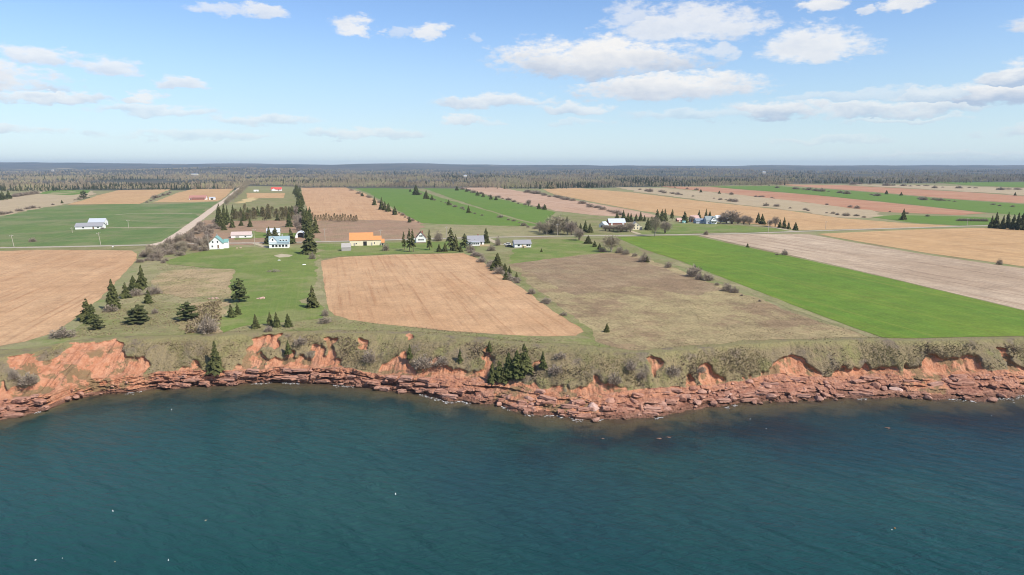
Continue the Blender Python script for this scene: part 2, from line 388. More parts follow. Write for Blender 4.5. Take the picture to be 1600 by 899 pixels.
def build_coast():
    xs = np.concatenate([-160-np.geomspace(1, 700, 90)[::-1], np.arange(-160, 160, .24), 160+np.geomspace(1, 700, 90)])
    nc = len(xs); X = xs[None, :]
    # the water line and ledges wander at small scale
    w = Yw(xs) + .9*fbm(xs*.22, 0, 0, 4, 11) ; r = np.maximum(Yr(xs) + .5*fbm(xs*.3, 7, 0, 3, 12), w+.6); b = Yb(xs) + .6*fbm(xs*.12, 3, 0, 3, 13)
    zr = ZR0 + .7*fbm(xs*.08, 1, 0, 3, 14)
    rowsY, rowsZ, rowsR, rowsT = [], [], [], []
    for d in np.geomspace(140, .5, 34):                       # sea bed
        z = -.085*d + .16*fbm(xs*.25, d*.25, 0, 4, 15)*min(1, d/5)
        rowsY.append(w-d); rowsZ.append(np.minimum(z, -.05)); rowsR.append(np.ones(nc)); rowsT.append(np.full(nc, -2.))
    K = 9
    pxs = proj(xs, w, 0*xs)[0]
    bury = np.clip(sstep(pxs, 50, 85)*(1-sstep(pxs, 215, 250)) + .75*sstep(fbm(xs*.07, 5, 0, 3, 26), .35, .6)*(pxs > 380), 0, 1)
    bound = np.cumsum(np.array([0] + [.6 + _h(np.int64(i), np.int64(3), np.int64(1), 9) for i in range(K)])); bound = bound/bound[-1]
    for i in range(K):                                        # ledges
        blk = np.floor(xs*.33 + 2.2*vnoise(xs*.11, i, 0, 16) + i*.37).astype(np.int64)
        blkh = _h(blk, np.int64(i)+0*blk, 0*blk, 18)-.5
        o = .75*fbm(xs*.09, i*3.1, 0, 3, 17) + 1.7*blkh
        cave = np.where((vnoise(xs*.16, i*1.7, 0, 19) > .12), 1, 0)*(2.6 if i in (1, 3, 4, 6) else .0)
        o = o + cave*sstep(vnoise(xs*.16, i*1.7, 0, 19), .12, .34)
        j = .25 + .75*math.sin(math.pi*(i+.5)/K)
        for s in (0.0, .33, .72, .98):
            t = bound[i] + (bound[i+1]-bound[i])*s
            y = w + (r-w)*(t**1.15) + o*j*(1-.75*bury) + .35*fbm(xs*.55, i*2.3+s, 0, 4, 28) + .22*fbm(xs*1.4, i*5+s*2, 0, 3, 20)
            z = zr*t - .1*(1-t) + .16*fbm(xs*.5, i*2.2, 0, 2, 23)*(1 if 0 < i else 0) + .06*fbm(xs*1.7, s*3+i, 0, 2, 24)
            rowsY.append(y); rowsZ.append(z); rowsR.append(np.clip((1. if i < K-1 else .75) - bury*sstep(i+.9*fbm(xs*.4, i, 0, 3, 27), 1.2, 2.6), 0, 1)); rowsT.append(np.full(nc, -1.))
    for t in np.linspace(0.02, 1, 52):                        # bank
        rowsY.append(r + (b-r)*t); 
        z = zr + (GZ-zr)*(1-(1-t)**1.55)
        rowsZ.append(z); rowsR.append(np.full(nc, max(0, .5-t*9))); rowsT.append(np.full(nc, t))
    for d in (.6, 1.3, 2.2, 3.4, 5, 7, 9, 11.5, 14, 17):      # field edge
        rowsY.append(b+d); rowsZ.append(np.full(nc, GZ) - (.02 if d < 12 else .3)); rowsR.append(np.zeros(nc)); rowsT.append(np.full(nc, 1+d/10))
    Y, Z, RO, T = (np.array(a) for a in (rowsY, rowsZ, rowsR, rowsT)); nr = len(Y); X = np.broadcast_to(xs, Y.shape).copy()
    # bare slumps
    px, py, _ = proj(X, Y, Z)
    qx = px + 9*fbm(X*.28, Y*.3, Z*.3, 4, 41); qy = py + 5.5*fbm(X*.3, Y*.3, Z*.3, 4, 42)
    S = np.zeros(Y.shape)
    land = (T > -.5) & (T < 1.25)
    for poly in SCARS: S[land & pip(qx, qy, poly)] = 1
    def blur(A, n):
        for _ in range(n):
            A = (np.roll(A, 1, 1)+A*2+np.roll(A, -1, 1))/4
            B = A.copy(); B[1:-1] = (A[:-2]+2*A[1:-1]+A[2:])/4; A = B
        return A
    S[(T == -1) & (RO < .6)] = 1
    toe = .10 + .22*fbm(X*.09, 3., 0, 4, 48) + .10*fbm(X*.5, Y*.5, 0, 3, 49)      # raw soil along the foot of the bank
    S[(T > -.5) & (T < toe) & (RO < .9)] = 1
    S1 = blur(S, 2); S2 = blur(S, 7)
    bank = sstep(T, -.05, .12)*(1-sstep(T, .82, 1.06))
    # relief of the bank: hummocks, gullies, and the slumps cut back into it
    hum = .55*fbm(X*.16, Y*.2, 0, 4, 43) + .28*fbm(X*.7, Y*.7, Z*.5, 3, 44)
    gul = .5*fbm(X*.5, Y*.04, 0, 3, 45)
    dz = bank*(hum*.5) + S1*bank*(.35*fbm(X*.9, Y*.25, 0, 3, 47)) 
    dy = bank*(S1*1.15 + S2*.5 + (1-S1)*gul*.35)
    Y = Y + dy; Z = Z + dz - S1*bank*.35
    Y = Y + np.where(T == -1, .0, 0)
    me = np_mesh('coast', np.stack([X, Y, Z], -1).reshape(-1, 3), grid_faces(nr, nc), [M_COAST], False, {'rock': RO.ravel(), 'scar': S1.ravel()})
    struct('coast', me)
    return X, Y, Z, T, S1
CX, CY, CZ, CT, CS = build_coast()

def build_ground():
    nu, nv = 330, 300
    u = np.linspace(-1.7, 1.7, nu); r = np.linspace(0, 1, nv)[:, None]
    Y0 = np.full(nu, 200.)
    for _ in range(12): Y0 = .5*Y0 + .5*(Yb(u*(Y0+300)) + 8)
    Y = Y0*(12600/Y0)**r; X = u*(Y+300)
    Z = hterr(X, Y)
    fy = np.interp(proj(X, Y, Z)[0], [0, 370, 382, 462, 470, 720, 850, 1000, 1220, 1460, 1600], [297, 297, 290, 291, 294, 294, 294, 292, 287, 286, 284])
    wood = sstep(fy+.8-proj(X, Y, Z)[1], -.6, .6)*(Y > 900)
    me = np_mesh('ground', np.stack([X, Y, Z], -1).reshape(-1, 3), grid_faces(nv, nu), [M_GROUND], True, {'wood': wood.ravel()})
    struct('ground', me)
    # the wooded land goes on to the horizon either side of what the photograph shows
build_ground()

# ------------------------------------------------------------------ sea
def m_water(k):
    P = k.pos(); px, py, pz = k.sep(P)
    dep = k.attr('depth')
    big = k.noise(P, .014, 3, .5)
    body = k.mix(k.ss(k.math('ADD', big, k.math('MULTIPLY', px, .0016)), .36, .66), (.016,.062,.057), (.010,.045,.053))
    body = k.mix(k.math('MULTIPLY', k.ss(py, 125, 85), .6), body, (.003,.045,.044))
    body = k.mix(k.math('MULTIPLY', k.math('MULTIPLY', k.ss(k.noise(P, .035, 4, .6), .42, .6), k.ss(px, -30, 5)), k.ss(dep, 3.4, 1.2)), body, (.008,.022,.030))
    # wind ripples run obliquely to the shore
    def rip(ang, sx_, sy_, det):
        c, s = math.cos(ang), math.sin(ang)
        return k.noise(k.xyz(k.math('MULTIPLY', k.vmath('DOT_PRODUCT', P, (c, s, 0)), sx_), k.math('MULTIPLY', k.vmath('DOT_PRODUCT', P, (-s, c, 0)), sy_), 0), 1.0, det, .6, .6)
    h = k.math('ADD', k.math('MULTIPLY', rip(R(-22), .17, .60, 5), 1.6), k.math('MULTIPLY', rip(R(16), .34, 1.15, 3), .55))
    h = k.math('ADD', h, k.math('MULTIPLY', rip(R(-40), .04, .13, 2), 2.6))
    nrm = k.bump(h, .85, 1.0); nrg = k.bump(h, .20, 1.0)
    k.n.remove(k.p)
    dif = k.add('ShaderNodeBsdfDiffuse'); k.put(dif.inputs[0], body); k.put(dif.inputs['Normal'], nrm)
    tr = k.add('ShaderNodeBsdfTransparent'); tr.inputs[0].default_value = (.80, .92, .90, 1)
    a = k.math('SUBTRACT', 1.0, k.math('POWER', 2.718, k.math('MULTIPLY', dep, -.80)))
    m1 = k.add('ShaderNodeMixShader'); k.put(m1.inputs[0], a); k.l.new(tr.outputs[0], m1.inputs[1]); k.l.new(dif.outputs[0], m1.inputs[2])
    gl = k.add('ShaderNodeBsdfGlossy'); gl.inputs['Roughness'].default_value = .20; k.put(gl.inputs['Normal'], nrg)
    fr = k.add('ShaderNodeFresnel'); fr.inputs[0].default_value = 1.33; k.put(fr.inputs['Normal'], nrg)
    m2 = k.add('ShaderNodeMixShader'); k.put(m2.inputs[0], k.math('MULTIPLY', fr.outputs[0], .80)); k.l.new(m1.outputs[0], m2.inputs[1]); k.l.new(gl.outputs[0], m2.inputs[2])
    k.l.new(m2.outputs[0], k.out.inputs[0])
M_WATER = material('sea water', m_water)
def build_sea():
    xs = np.concatenate([-200-np.geomspace(2, 5000, 40)[::-1], np.arange(-200, 200.1, 2), 200+np.geomspace(2, 5000, 40)])
    ys = np.concatenate([-np.geomspace(5, 4000, 30)[::-1], np.arange(0, 150, 10), np.arange(150, 212, 1)])
    X, Y = np.meshgrid(xs, ys)
    d = np.maximum(Yw(X)-Y, 0)
    # distance to the shore, in the bay less than the straight run north
    dep = .085*d + .2*fbm(X*.03, Y*.05, 0, 3, 61)*sstep(d, 4, 16)
    me = np_mesh('sea', np.stack([X, Y, 0*X], -1).reshape(-1, 3), grid_faces(len(ys), len(xs)), [M_WATER], True, {'depth': np.maximum(dep, .02).ravel()})
    struct('sea', me)
build_sea()

# ------------------------------------------------------------------ fields, lawns, roads: sheets laid over the ground
def m_field(c1, c2, c3, row=.5, s=1.0, cross=0.0, bump=.5, clump=None, mott=.55, track=None):
    def fn(k):
        P, a, x = row_coords(k)
        rows = k.noise(k.xyz(k.math('MULTIPLY', x, .55*s), k.math('MULTIPLY', a, .012*s), 0), 1.0, 4, .7)
        broad = k.noise(k.xyz(k.math('MULTIPLY', x, .09*s), k.math('MULTIPLY', a, .006*s), 3.1), 1.0, 4, .6)
        pat = k.noise(P, .02*s, 5, .6); fine = k.noise(P, .9, 4, .7)
        c = k.mix(k.ss(k.math('ADD', k.math('MULTIPLY', pat, .6), k.math('MULTIPLY', broad, .4)), .36, .62), c1, c2)
        c = k.mix(k.math('MULTIPLY', k.ss(rows, .5, .68), row), c, c3)
        if cross:
            cr = k.noise(k.xyz(k.math('MULTIPLY', a, .2*s), k.math('MULTIPLY', x, .01*s), 7.7), 1.0, 4, .65)
            c = k.mix(k.math('MULTIPLY', k.ss(cr, .52, .7), cross), c, c3)
        if clump:
            c = k.mix(k.math('MULTIPLY', k.ss(k.noise(P, .045*s, 6, .65), .47, .60), clump[0]), c, clump[1])
            c = k.mix(k.math('MULTIPLY', k.ss(k.noise(P, .19*s, 5, .7), .50, .64), clump[0]*.7), c, clump[2])
        c = k.mix(k.math('MULTIPLY', k.ss(fine, .52, .75), .28), c, tuple(v*.62 for v in c3))
        c = k.mix(k.math('MULTIPLY', k.ss(fine, .48, .25), .22), c, tuple(min(v*1.25, .8) for v in c2))
        if track:
            wv = k.math('ADD', k.math('MULTIPLY', x, 1/track[0]), k.math('MULTIPLY', k.noise(P, .03, 2, .5), .35))
            fr_ = k.math('ABSOLUTE', k.math('SUBTRACT', k.math('FRACT', wv), .5))
            ln = k.math('MULTIPLY', k.ss(fr_, .075, .02), k.ss(k.noise(P, .05, 3, .6), .35, .6))
            c = k.mix(k.math('MULTIPLY', ln, track[1]), c, tuple(v*.55 for v in c3))
        mo = k.noise(P, .13, 5, .65); gr = k.noise(P, 1.1, 3, .7)
        v = k.math('ADD', k.math('MULTIPLY', k.math('SUBTRACT', mo, .5), mott), k.math('ADD', 1.0, k.math('MULTIPLY', k.math('SUBTRACT', gr, .5), mott*1.1)))
        c = k.vmath('SCALE', c, v)
        setp(k, c, .95, k.bump(k.math('ADD', fine, k.math('MULTIPLY', rows, 1.2)), bump, .35))
    return fn
TILL = material('tilled soil with straw', m_field((.395,.236,.125), (.445,.283,.158), (.33,.18,.092), .8, 1, .25, .5, None, .75, (9.5, .20)))
TILL2 = material('pale tilled soil', m_field((.405,.252,.122), (.44,.285,.145), (.335,.195,.09), .7, .7, .45, .5, None, .7, (13, .22)))
PLOUGH = material('pink ploughed soil', m_field((.37,.24,.155), (.42,.285,.20), (.29,.17,.105), .9, .6))
REDSOIL = material('red ploughed soil', m_field((.34,.165,.092), (.39,.22,.13), (.27,.11,.062), .7, .5))
STUB = material('grey tan stubble', m_field((.32,.235,.16), (.43,.335,.24), (.24,.165,.11), 1.0, .55, 0, .5, None, .8, (11, .35)))
TANS = material('tan dead grass scrub', m_field((.30,.225,.125), (.335,.255,.145), (.24,.175,.09), .3, 1.4, .4, .6, (.8,(.22,.195,.085),(.35,.25,.14)), .9))
STRAW = material('straw yellow cover', m_field((.45,.33,.15), (.48,.37,.19), (.36,.26,.12), .4))
GREEN = material('young green crop', m_field((.128,.182,.020), (.090,.166,.018), (.170,.190,.034), .6, .5, .25, .35, None, .75, (22, .22)))
GREEN2 = material('winter green crop far', m_field((.095,.165,.024), (.105,.168,.026), (.13,.178,.040), .5, .5, .2, .35, None, .4))
PASTURE = material('left green pasture', m_field((.115,.165,.045), (.085,.140,.038), (.16,.18,.068), .45, .5, .7, .35, (.6,(.19,.185,.09),(.12,.16,.05))))
LAWN = material('mown lawn', m_field((.135,.175,.038), (.115,.165,.035), (.17,.19,.058), .4, 1.2, .5, .35, (.55,(.22,.205,.09),(.16,.18,.05))))
PALE = material('pale dry meadow', m_field((.26,.225,.12), (.235,.215,.105), (.19,.175,.08), .3, 1.5, .3, .5, (.75,(.185,.185,.075),(.27,.215,.125)), .8))
ROUGH = material('rough olive pasture', m_field((.19,.18,.075), (.21,.19,.09), (.16,.155,.06), .3, 1.2, .3, .6, (.8,(.145,.165,.048),(.235,.19,.105)), .8))
BROWN = material('brown heathy meadow', m_field((.30,.245,.125), (.265,.208,.11), (.22,.17,.085), .3, 1.0, .3, .8, (.95,(.21,.145,.085),(.245,.175,.098)), 1.1))
HEATH = material('reddish brown heath', m_field((.225,.155,.092), (.245,.175,.105), (.19,.13,.075), .3, 1.4, .3, .8, (.6,(.27,.21,.12),(.18,.125,.08)), 1.0))
BEIGE = material('beige fallow', m_field((.34,.27,.165), (.37,.29,.185), (.29,.22,.125), .4, .5, .3))
SCRUBF = material('brown scrub land', m_field((.27,.17,.105), (.29,.19,.12), (.21,.13,.085), .35, 1.0, .4, .6, (.6,(.22,.165,.09),(.30,.21,.14))))
def m_road(c1, c2, gr):
    def fn(k):
        P = k.pos()
        n = k.noise(P, .25, 5, .65); f = k.noise(P, 2.5, 3, .6)
        c = k.mix(k.ss(n, .35, .65), c1, c2)
        c = k.mix(k.math('MULTIPLY', k.ss(f, .5, .7), gr), c, tuple(v*.7 for v in c1))
        setp(k, c, .9, k.bump(f, .3, .1))
    return fn
GRAVEL = material('pinkish gravel', m_road((.46,.36,.27), (.52,.42,.33), .3))
ROADM = material('weathered grey road', m_road((.33,.29,.235), (.40,.35,.28), .25))
TRACKM = material('worn track', m_road((.36,.30,.20), (.42,.36,.25), .4))

def densify(P, step, jit, seed):
    out = []; n = len(P)
    for i in range(n):
        a, b = P[i], P[(i+1) % n]; L = np.hypot(*(b-a)); m = max(1, int(L/step))
        nrm = np.array([-(b-a)[1], (b-a)[0]])/max(L, 1e-6)
        for j in range(m):
            p = a+(b-a)*j/m
            o = 0 if j == 0 else jit*float(fbm(p[0]/step/5., p[1]/step/5., 0, 3, seed))
            out.append(p+nrm*o)
    return np.array(out)
SHEET = [0]
SOFT = [TANS, PALE, ROUGH, BROWN, HEATH, LAWN, SCRUBF, BEIGE, STRAW, PASTURE]
def sheet(name, poly, mat, lift=None, jit=1.0, world=False, grid=None):
    P = np.array(poly if world else [plane_pt(x, y, GZ) for x, y in poly])
    SHEET[0] += 1
    lift = .02 + .0013*SHEET[0] if lift is None else lift
    dmean = P[:, 1].mean(); step = max(1.6, dmean/150)
    if mat in SOFT: jit *= 4.5
    if not world: P[:, 1] = np.maximum(P[:, 1], Yb(P[:, 0])+3.0)
    P = densify(P, step, jit*step*.22, SHEET[0]) if jit else P
    bm = bmesh.new()
    f = bm.faces.new([bm.verts.new((x, y, 0)) for x, y in P])
    bmesh.ops.triangulate(bm, faces=[f])
    g = grid or max(9, P[:, 1].mean()/28)
    for ax in (0, 1):
        for c in np.arange(P[:, ax].min()+g*.5, P[:, ax].max(), g if ax == 0 else g*1.6):
            co = [0, 0, 0]; co[ax] = c; no = [0, 0, 0]; no[ax] = 1
            bmesh.ops.bisect_plane(bm, geom=bm.verts[:]+bm.edges[:]+bm.faces[:], plane_co=co, plane_no=no)
    co = np.array([v.co for v in bm.verts]); z = hterr(co[:, 0], co[:, 1]) + lift*(1+np.maximum(co[:, 1]-300, 0)/350)
    for v, zz in zip(bm.verts, z): v.co.z = zz
    for f in bm.faces:
        f.normal_update()
        if f.normal.z < 0: f.normal_flip()
        f.smooth = True
    me = bpy.data.meshes.new(name); bm.to_mesh(me); bm.free(); me.materials.append(mat)
    return struct(name, me)
def ribbon(name, pts, width, mat, jit=.4):
    """road or track along photo points, width in metres"""
    P = np.array([plane_pt(x, y, GZ) for x, y in pts]); 
    d = np.gradient(P, axis=0); d /= np.linalg.norm(d, axis=1)[:, None]; nn = np.stack([-d[:, 1], d[:, 0]], 1)
    return sheet(name, list(P+nn*width/2)+list((P-nn*width/2)[::-1]), mat, None, jit, True, 14)

# rough land and meadows first, then the crops, then lawns and roads on top
sheet('meadow', [(205,412),(300,400),(505,388),(505,500),(380,516),(300,524),(205,527),(100,533),(130,505),(170,470),(215,430)], PALE)
sheet('meadow', [(90,535),(120,512),(170,478),(225,470),(335,480),(345,522),(210,527),(120,530)], ROUGH)
sheet('meadow', [(300,524),(345,505),(520,494),(700,520),(905,528),(1005,548),(930,543),(830,535),(740,528),(640,519),(520,516),(400,518)], ROUGH)
sheet('meadow', [(740,398),(800,392),(850,372),(970,372),(1010,398),(1060,420),(930,402),(830,416),(820,424),(850,448),(930,505),(975,547),(935,543),(905,524),(860,485),(770,414)], ROUGH)
sheet('meadow', [(800,392),(830,374),(905,374),(945,390),(938,396),(850,410),(800,412)], LAWN)
sheet('meadow', [(796,414),(870,404),(938,395),(985,396),(1060,422),(1150,455),(1235,487),(1350,524),(1390,536),(1400,545),(1250,549),(1130,552),(1000,549),(950,540),(905,500),(830,446)], BROWN)
sheet('meadow', [(800,412),(860,405),(938,396),(975,397),(1060,428),(1130,452),(1080,462),(990,446),(935,455),(900,462),(850,440)], HEATH)
sheet('meadow', [(650,366),(700,350),(780,350),(850,360),(905,366),(760,371),(655,373)], PALE)
sheet('scrub_land', [(487,345),(600,343),(662,345),(655,374),(492,379)], SCRUBF)
sheet('scrub_land', [(265,384),(320,345),(345,345),(480,345),(487,378),(400,383),(330,384)], SCRUBF)
sheet('meadow', [(365,328),(372,300),(460,300),(476,345),(350,346)], ROUGH)
sheet('fallow_field', [(-60,345),(0,312),(60,300),(140,298),(150,303),(105,319),(0,338)], BEIGE)
sheet('meadow', [(60,303),(80,297),(143,296.5),(138,302),(110,305)], GREEN2)
sheet('pasture', [(-300,345),(-60,347),(0,340),(60,327),(105,321),(180,319),(262,319),(342,315),(320,331),(255,380),(235,384),(120,386),(-300,391)], PASTURE)
sheet('tilled_field', [(104,320),(150,306),(185,297),(268,295.5),(240,306),(218,319)], TILL2)
sheet('tilled_field', [(238,316),(275,302),(300,295.5),(366,295),(352,307),(340,314),(290,316)], TILL2)
sheet('tilled_field', [(-420,394),(0,393),(60,391),(130,391),(205,392),(215,397),(213,406),(190,432),(166,457),(140,480),(110,503),(80,521),(40,534),(0,541),(-120,556),(-420,575)], TILL)
sheet('tilled_field', [(502,408),(530,402),(620,398),(724,396),(742,402),(770,420),(810,447),(862,485),(905,511),(912,519),(900,525),(860,526),(800,524),(700,517),(600,507),(545,500),(522,493),(513,480),(507,450)], TILL)
sheet('tilled_field', [(470,294.5),(540,294),(570,302),(604,322),(640,341),(655,347),(600,344),(500,346),(484,346)], TILL)
sheet('green_field', [(556,295),(600,294.4),(650,296),(700,312),(760,330),(815,346),(850,353),(780,353),(700,351),(658,349),(645,342),(606,320),(580,303)], GREEN2)
sheet('green_field', [(662,294.4),(722,295.5),(790,313),(850,328),(868,332),(851,352),(815,344),(760,328),(710,311)], GREEN2)
sheet('ploughed_field', [(722,294),(775,293.5),(850,304),(930,318),(1002,331),(1040,340),(935,337),(868,330),(800,313)], PLOUGH)
sheet('meadow', [(868,336),(935,338),(965,342),(960,352),(950,366),(905,366),(850,356)], ROUGH)
sheet('tilled_field', [(848,296),(900,294),(985,300),(1100,314),(1220,327),(1320,341),(1420,349),(1490,353),(1440,355.5),(1310,358),(1250,359),(1235,357),(1150,346),(1060,337),(1000,329),(930,316),(866,303)], TILL2)
sheet('fallow_field', [(960,292),(1040,293.5),(1200,309),(1370,329),(1385,338),(1360,341),(1320,340),(1220,326),(1100,313),(1000,300)], BEIGE)
sheet('ploughed_field', [(1032,291),(1110,291.5),(1190,299),(1300,308),(1440,322),(1545,333),(1500,336),(1380,331),(1250,315),(1120,301)], REDSOIL)
sheet('green_field', [(1108,291),(1215,291),(1330,299),(1440,308),(1600,319),(1820,334),(1820,348),(1600,337),(1545,332),(1440,321),(1300,307.5),(1200,299)], GREEN2)
sheet('ploughed_field', [(1212,288.5),(1320,289),(1400,294),(1500,300.5),(1600,307),(1800,319),(1800,331),(1600,317.5),(1500,311.5),(1440,307),(1330,298)], REDSOIL)
sheet('fallow_field', [(1320,288),(1440,289),(1600,294),(1800,300),(1800,316),(1600,306),(1500,299.5),(1400,293)], BEIGE)
sheet('green_field', [(1450,285.2),(1600,285.4),(1800,286),(1800,298),(1600,292.5),(1520,289.5)], GREEN2)
sheet('green_field', [(1360,339),(1400,336),(1500,338),(1560,341),(1548,351),(1500,352.4),(1430,348)], GREEN2)
sheet('tilled_field', [(385,302),(446,302),(443,309),(388,309)], TILL2)
sheet('straw_patch', [(384,309),(398,308),(402,312),(372,318)], STRAW)
sheet('pasture', [(1020,352),(1080,349),(1150,351),(1230,358),(1250,361),(1100,364),(1000,366),(1005,358)], LAWN)
sheet('green_field', [(962,371),(1012,369),(1085,368),(1150,383),(1230,400),(1400,438),(1600,486),(1850,545),(1850,530),(1600,529),(1500,534),(1440,540),(1390,533),(1330,511),(1250,481),(1150,442),(1060,407),(1010,391)], GREEN, None, .5)
sheet('grass_margin', [(1060,409),(1150,443),(1250,481.5),(1330,511.5),(1388,534),(1378,536),(1322,514),(1240,485),(1142,447),(1050,412)], PALE, None, .3)
sheet('stubble_field', [(1092,367),(1180,365),(1262,365),(1330,378),(1450,399),(1600,420),(1850,454),(1850,540),(1600,485),(1400,437),(1235,399),(1155,382)], STUB, None, .5)
sheet('tilled_field', [(1276,365),(1340,362),(1440,358),(1545,356),(1850,368),(1850,452),(1600,417),(1450,396),(1340,377)], TILL2, None, .5)
sheet('meadow', [(236,440),(262,424),(300,421),(364,421),(362,467),(320,463),(290,466),(245,458)], TANS)
sheet('meadow', [(285,475),(330,470),(358,474),(345,500),(346,520),(300,521),(275,505)], TANS)
# lawns
sheet('lawn', [(-60,386),(235,385),(205,391),(60,391),(-60,393)], ROUGH)
sheet('lawn', [(255,407),(300,396),(325,391),(370,386),(420,388),(495,388),(497,420),(492,450),(470,474),(505,480),(508,498),(400,508),(347,522),(346,500),(362,472),(365,421),(310,418),(262,412)], LAWN)
sheet('lawn', [(500,382),(545,381),(640,379),(730,376),(745,378),(742,390),(715,395),(620,397),(530,401),(502,405)], LAWN)
sheet('lawn', [(395,362),(420,366),(470,365),(470,371),(392,374),(366,376),(366,373),(393,372)], LAWN)
sheet('straw_patch', [(428,400),(440,397),(458,399),(452,402),(436,403)], TRACKM)
# roads
ribbon('road', [(-200,391),(0,388),(120,386),(235,383.5),(262,381.5)], 6.0, ROADM)
ribbon('road', [(262,382),(330,381),(398,380.5),(480,379),(560,377),(640,374.5),(740,371.6),(860,369.4),(960,368.2),(1060,366.6),(1160,364.6),(1250,361),(1340,358),(1440,355.3),(1545,352.6),(1700,349)], 5.5, ROADM)
ribbon('gravel_road', [(236,384.5),(262,378.5),(290,360),(316,340),(338,323),(352,312),(366,301),(376,293),(381,288)], 7.5, GRAVEL, .2)
ribbon('driveway', [(290,356.5),(220,356.8),(170,356.8),(158,357.5)], 3.0, TRACKM)
ribbon('driveway', [(398,381),(404,383),(414,386.5),(424,388)], 3.5, TRACKM)
ribbon('track', [(300,334.6),(240,335.2),(200,335),(180,337)], 3.0, TRACKM)
ribbon('driveway', [(760,372),(768,376),(780,382),(800,384)], 4.0, TRACKM)
ribbon('driveway', [(1000,366),(985,361),(965,358)], 4.0, TRACKM)
ribbon('driveway', [(1240,360.5),(1200,353),(1150,350),(1125,349)], 4.0, TRACKM)
# ------------------------------------------------------------------ plant materials
def m_leaf(c1, c2, c3, rough=.85, trans=0):
    def fn(k):
        P = k.pos(); r = k.rnd(); t = k.attr('tint')
        n = k.noise(P, .6, 3, .6)
        c = k.mix(k.ss(k.math('ADD', k.math('MULTIPLY', n, .5), k.math('MULTIPLY', t, .5)), .25, .75), c1, c2)
        c = k.mix(k.math('MULTIPLY', r, .45), c, c3)
        setp(k, c, rough)
    return fn
SPRUCE = material('spruce needles', m_leaf((.042,.052,.016), (.105,.115,.036), (.085,.078,.030)))
PINE = material('pine needles', m_leaf((.038,.052,.018), (.11,.125,.042), (.09,.085,.035)))
TWIG = material('bare grey brown twigs', m_leaf((.22,.18,.135), (.34,.285,.22), (.26,.20,.17)))
TWIGP = material('pale bare twigs', m_leaf((.24,.205,.14), (.34,.29,.205), (.27,.22,.16)))
LARCH = material('olive brown budding twigs', m_leaf((.12,.10,.048), (.20,.17,.085), (.17,.125,.068)))
def m_bark(c):
    def fn(k):
        P = k.obj(); n = k.noise(k.vmath('MULTIPLY', P, (8, 8, 2)), 2, 4, .7)
        setp(k, k.mix(n, tuple(v*.6 for v in c), c), .95)
    return fn
BARK = material('grey brown bark', m_bark((.16,.12,.09)))
BARKP = material('pale bark', m_bark((.42,.37,.30)))

def tube(pts, rad, sides=5):
    """tapered tube through points -> verts, quads"""
    V = []; Fq = []
    for i, (p, r) in enumerate(zip(pts, rad)):
        for s in range(sides):
            a = 2*math.pi*s/sides; V.append((p[0]+r*math.cos(a), p[1]+r*math.sin(a), p[2]))
    for i in range(len(pts)-1):
        for s in range(sides):
            t = (s+1) % sides; Fq.append((i*sides+s, i*sides+t, (i+1)*sides+t, (i+1)*sides+s))
    return V, Fq
def tri_mesh(name, T, mat, tint):
    T = np.asarray(T, float).reshape(-1, 3, 3)
    return np_mesh(name, T.reshape(-1, 3), np.arange(len(T)*3).reshape(-1, 3), [mat], False, {'tint': np.repeat(np.asarray(tint), 3)})

def spruce_tris(rs, R_=.24, L=22, irregular=.25, droop=.28, zb=.05, power=.85, nbr=(9, 4)):
    T, tint = [], []
    for j in range(L):
        f = (j+rs.random()*.8)/L; z = zb+(1-zb)*f
        rr = R_*(1-f)**power + .012
        nb = int(round(nbr[0]+(nbr[1]-nbr[0])*f)); a0 = rs.random()*6.28
        for b in range(nb):
            if rs.random() < irregular*.3: continue
            a = a0 + 6.283*(b+rs.uniform(-.3, .3))/nb; r = rr*(1+rs.uniform(-irregular, irregular))
            c, s = math.cos(a), math.sin(a); tn = rs.random()
            w = .36*r + .016
            p = lambda q, side, dz: (c*r*q - s*side, s*r*q + c*side, z + .10*r - droop*r*q*q + dz)
            tip = p(1.0, 0, -.02); 
            T += [(p(.02,0,.01), p(.55,w*.8,-.02), p(.6,0,.02)), (p(.02,0,.01), p(.6,0,.02), p(.55,-w*.8,-.02))]
            T += [(p(.45,w*.75,-.012), tip, p(.55,0,.016)), (p(.45,-w*.75,-.012), p(.55,0,.016), tip)]
            T += [(p(.35,w*.4,0), p(.75,w*.35,-.07*R_/.24), p(.85,w*.15,0)), (p(.3,-w*.4,0), p(.8,-w*.15,0), p(.7,-w*.4,-.07*R_/.24))]
            tint += [tn*.7, tn*.7, tn, tn, tn*.4, tn*.4]
    T.append(((-.012, 0, .93), (.012, .004, .93), (0, 0, 1.02))); tint.append(.5)
    T.append(((0, -.012, .93), (.004, .012, .93), (0, 0, 1.02))); tint.append(.5)
    return T, tint
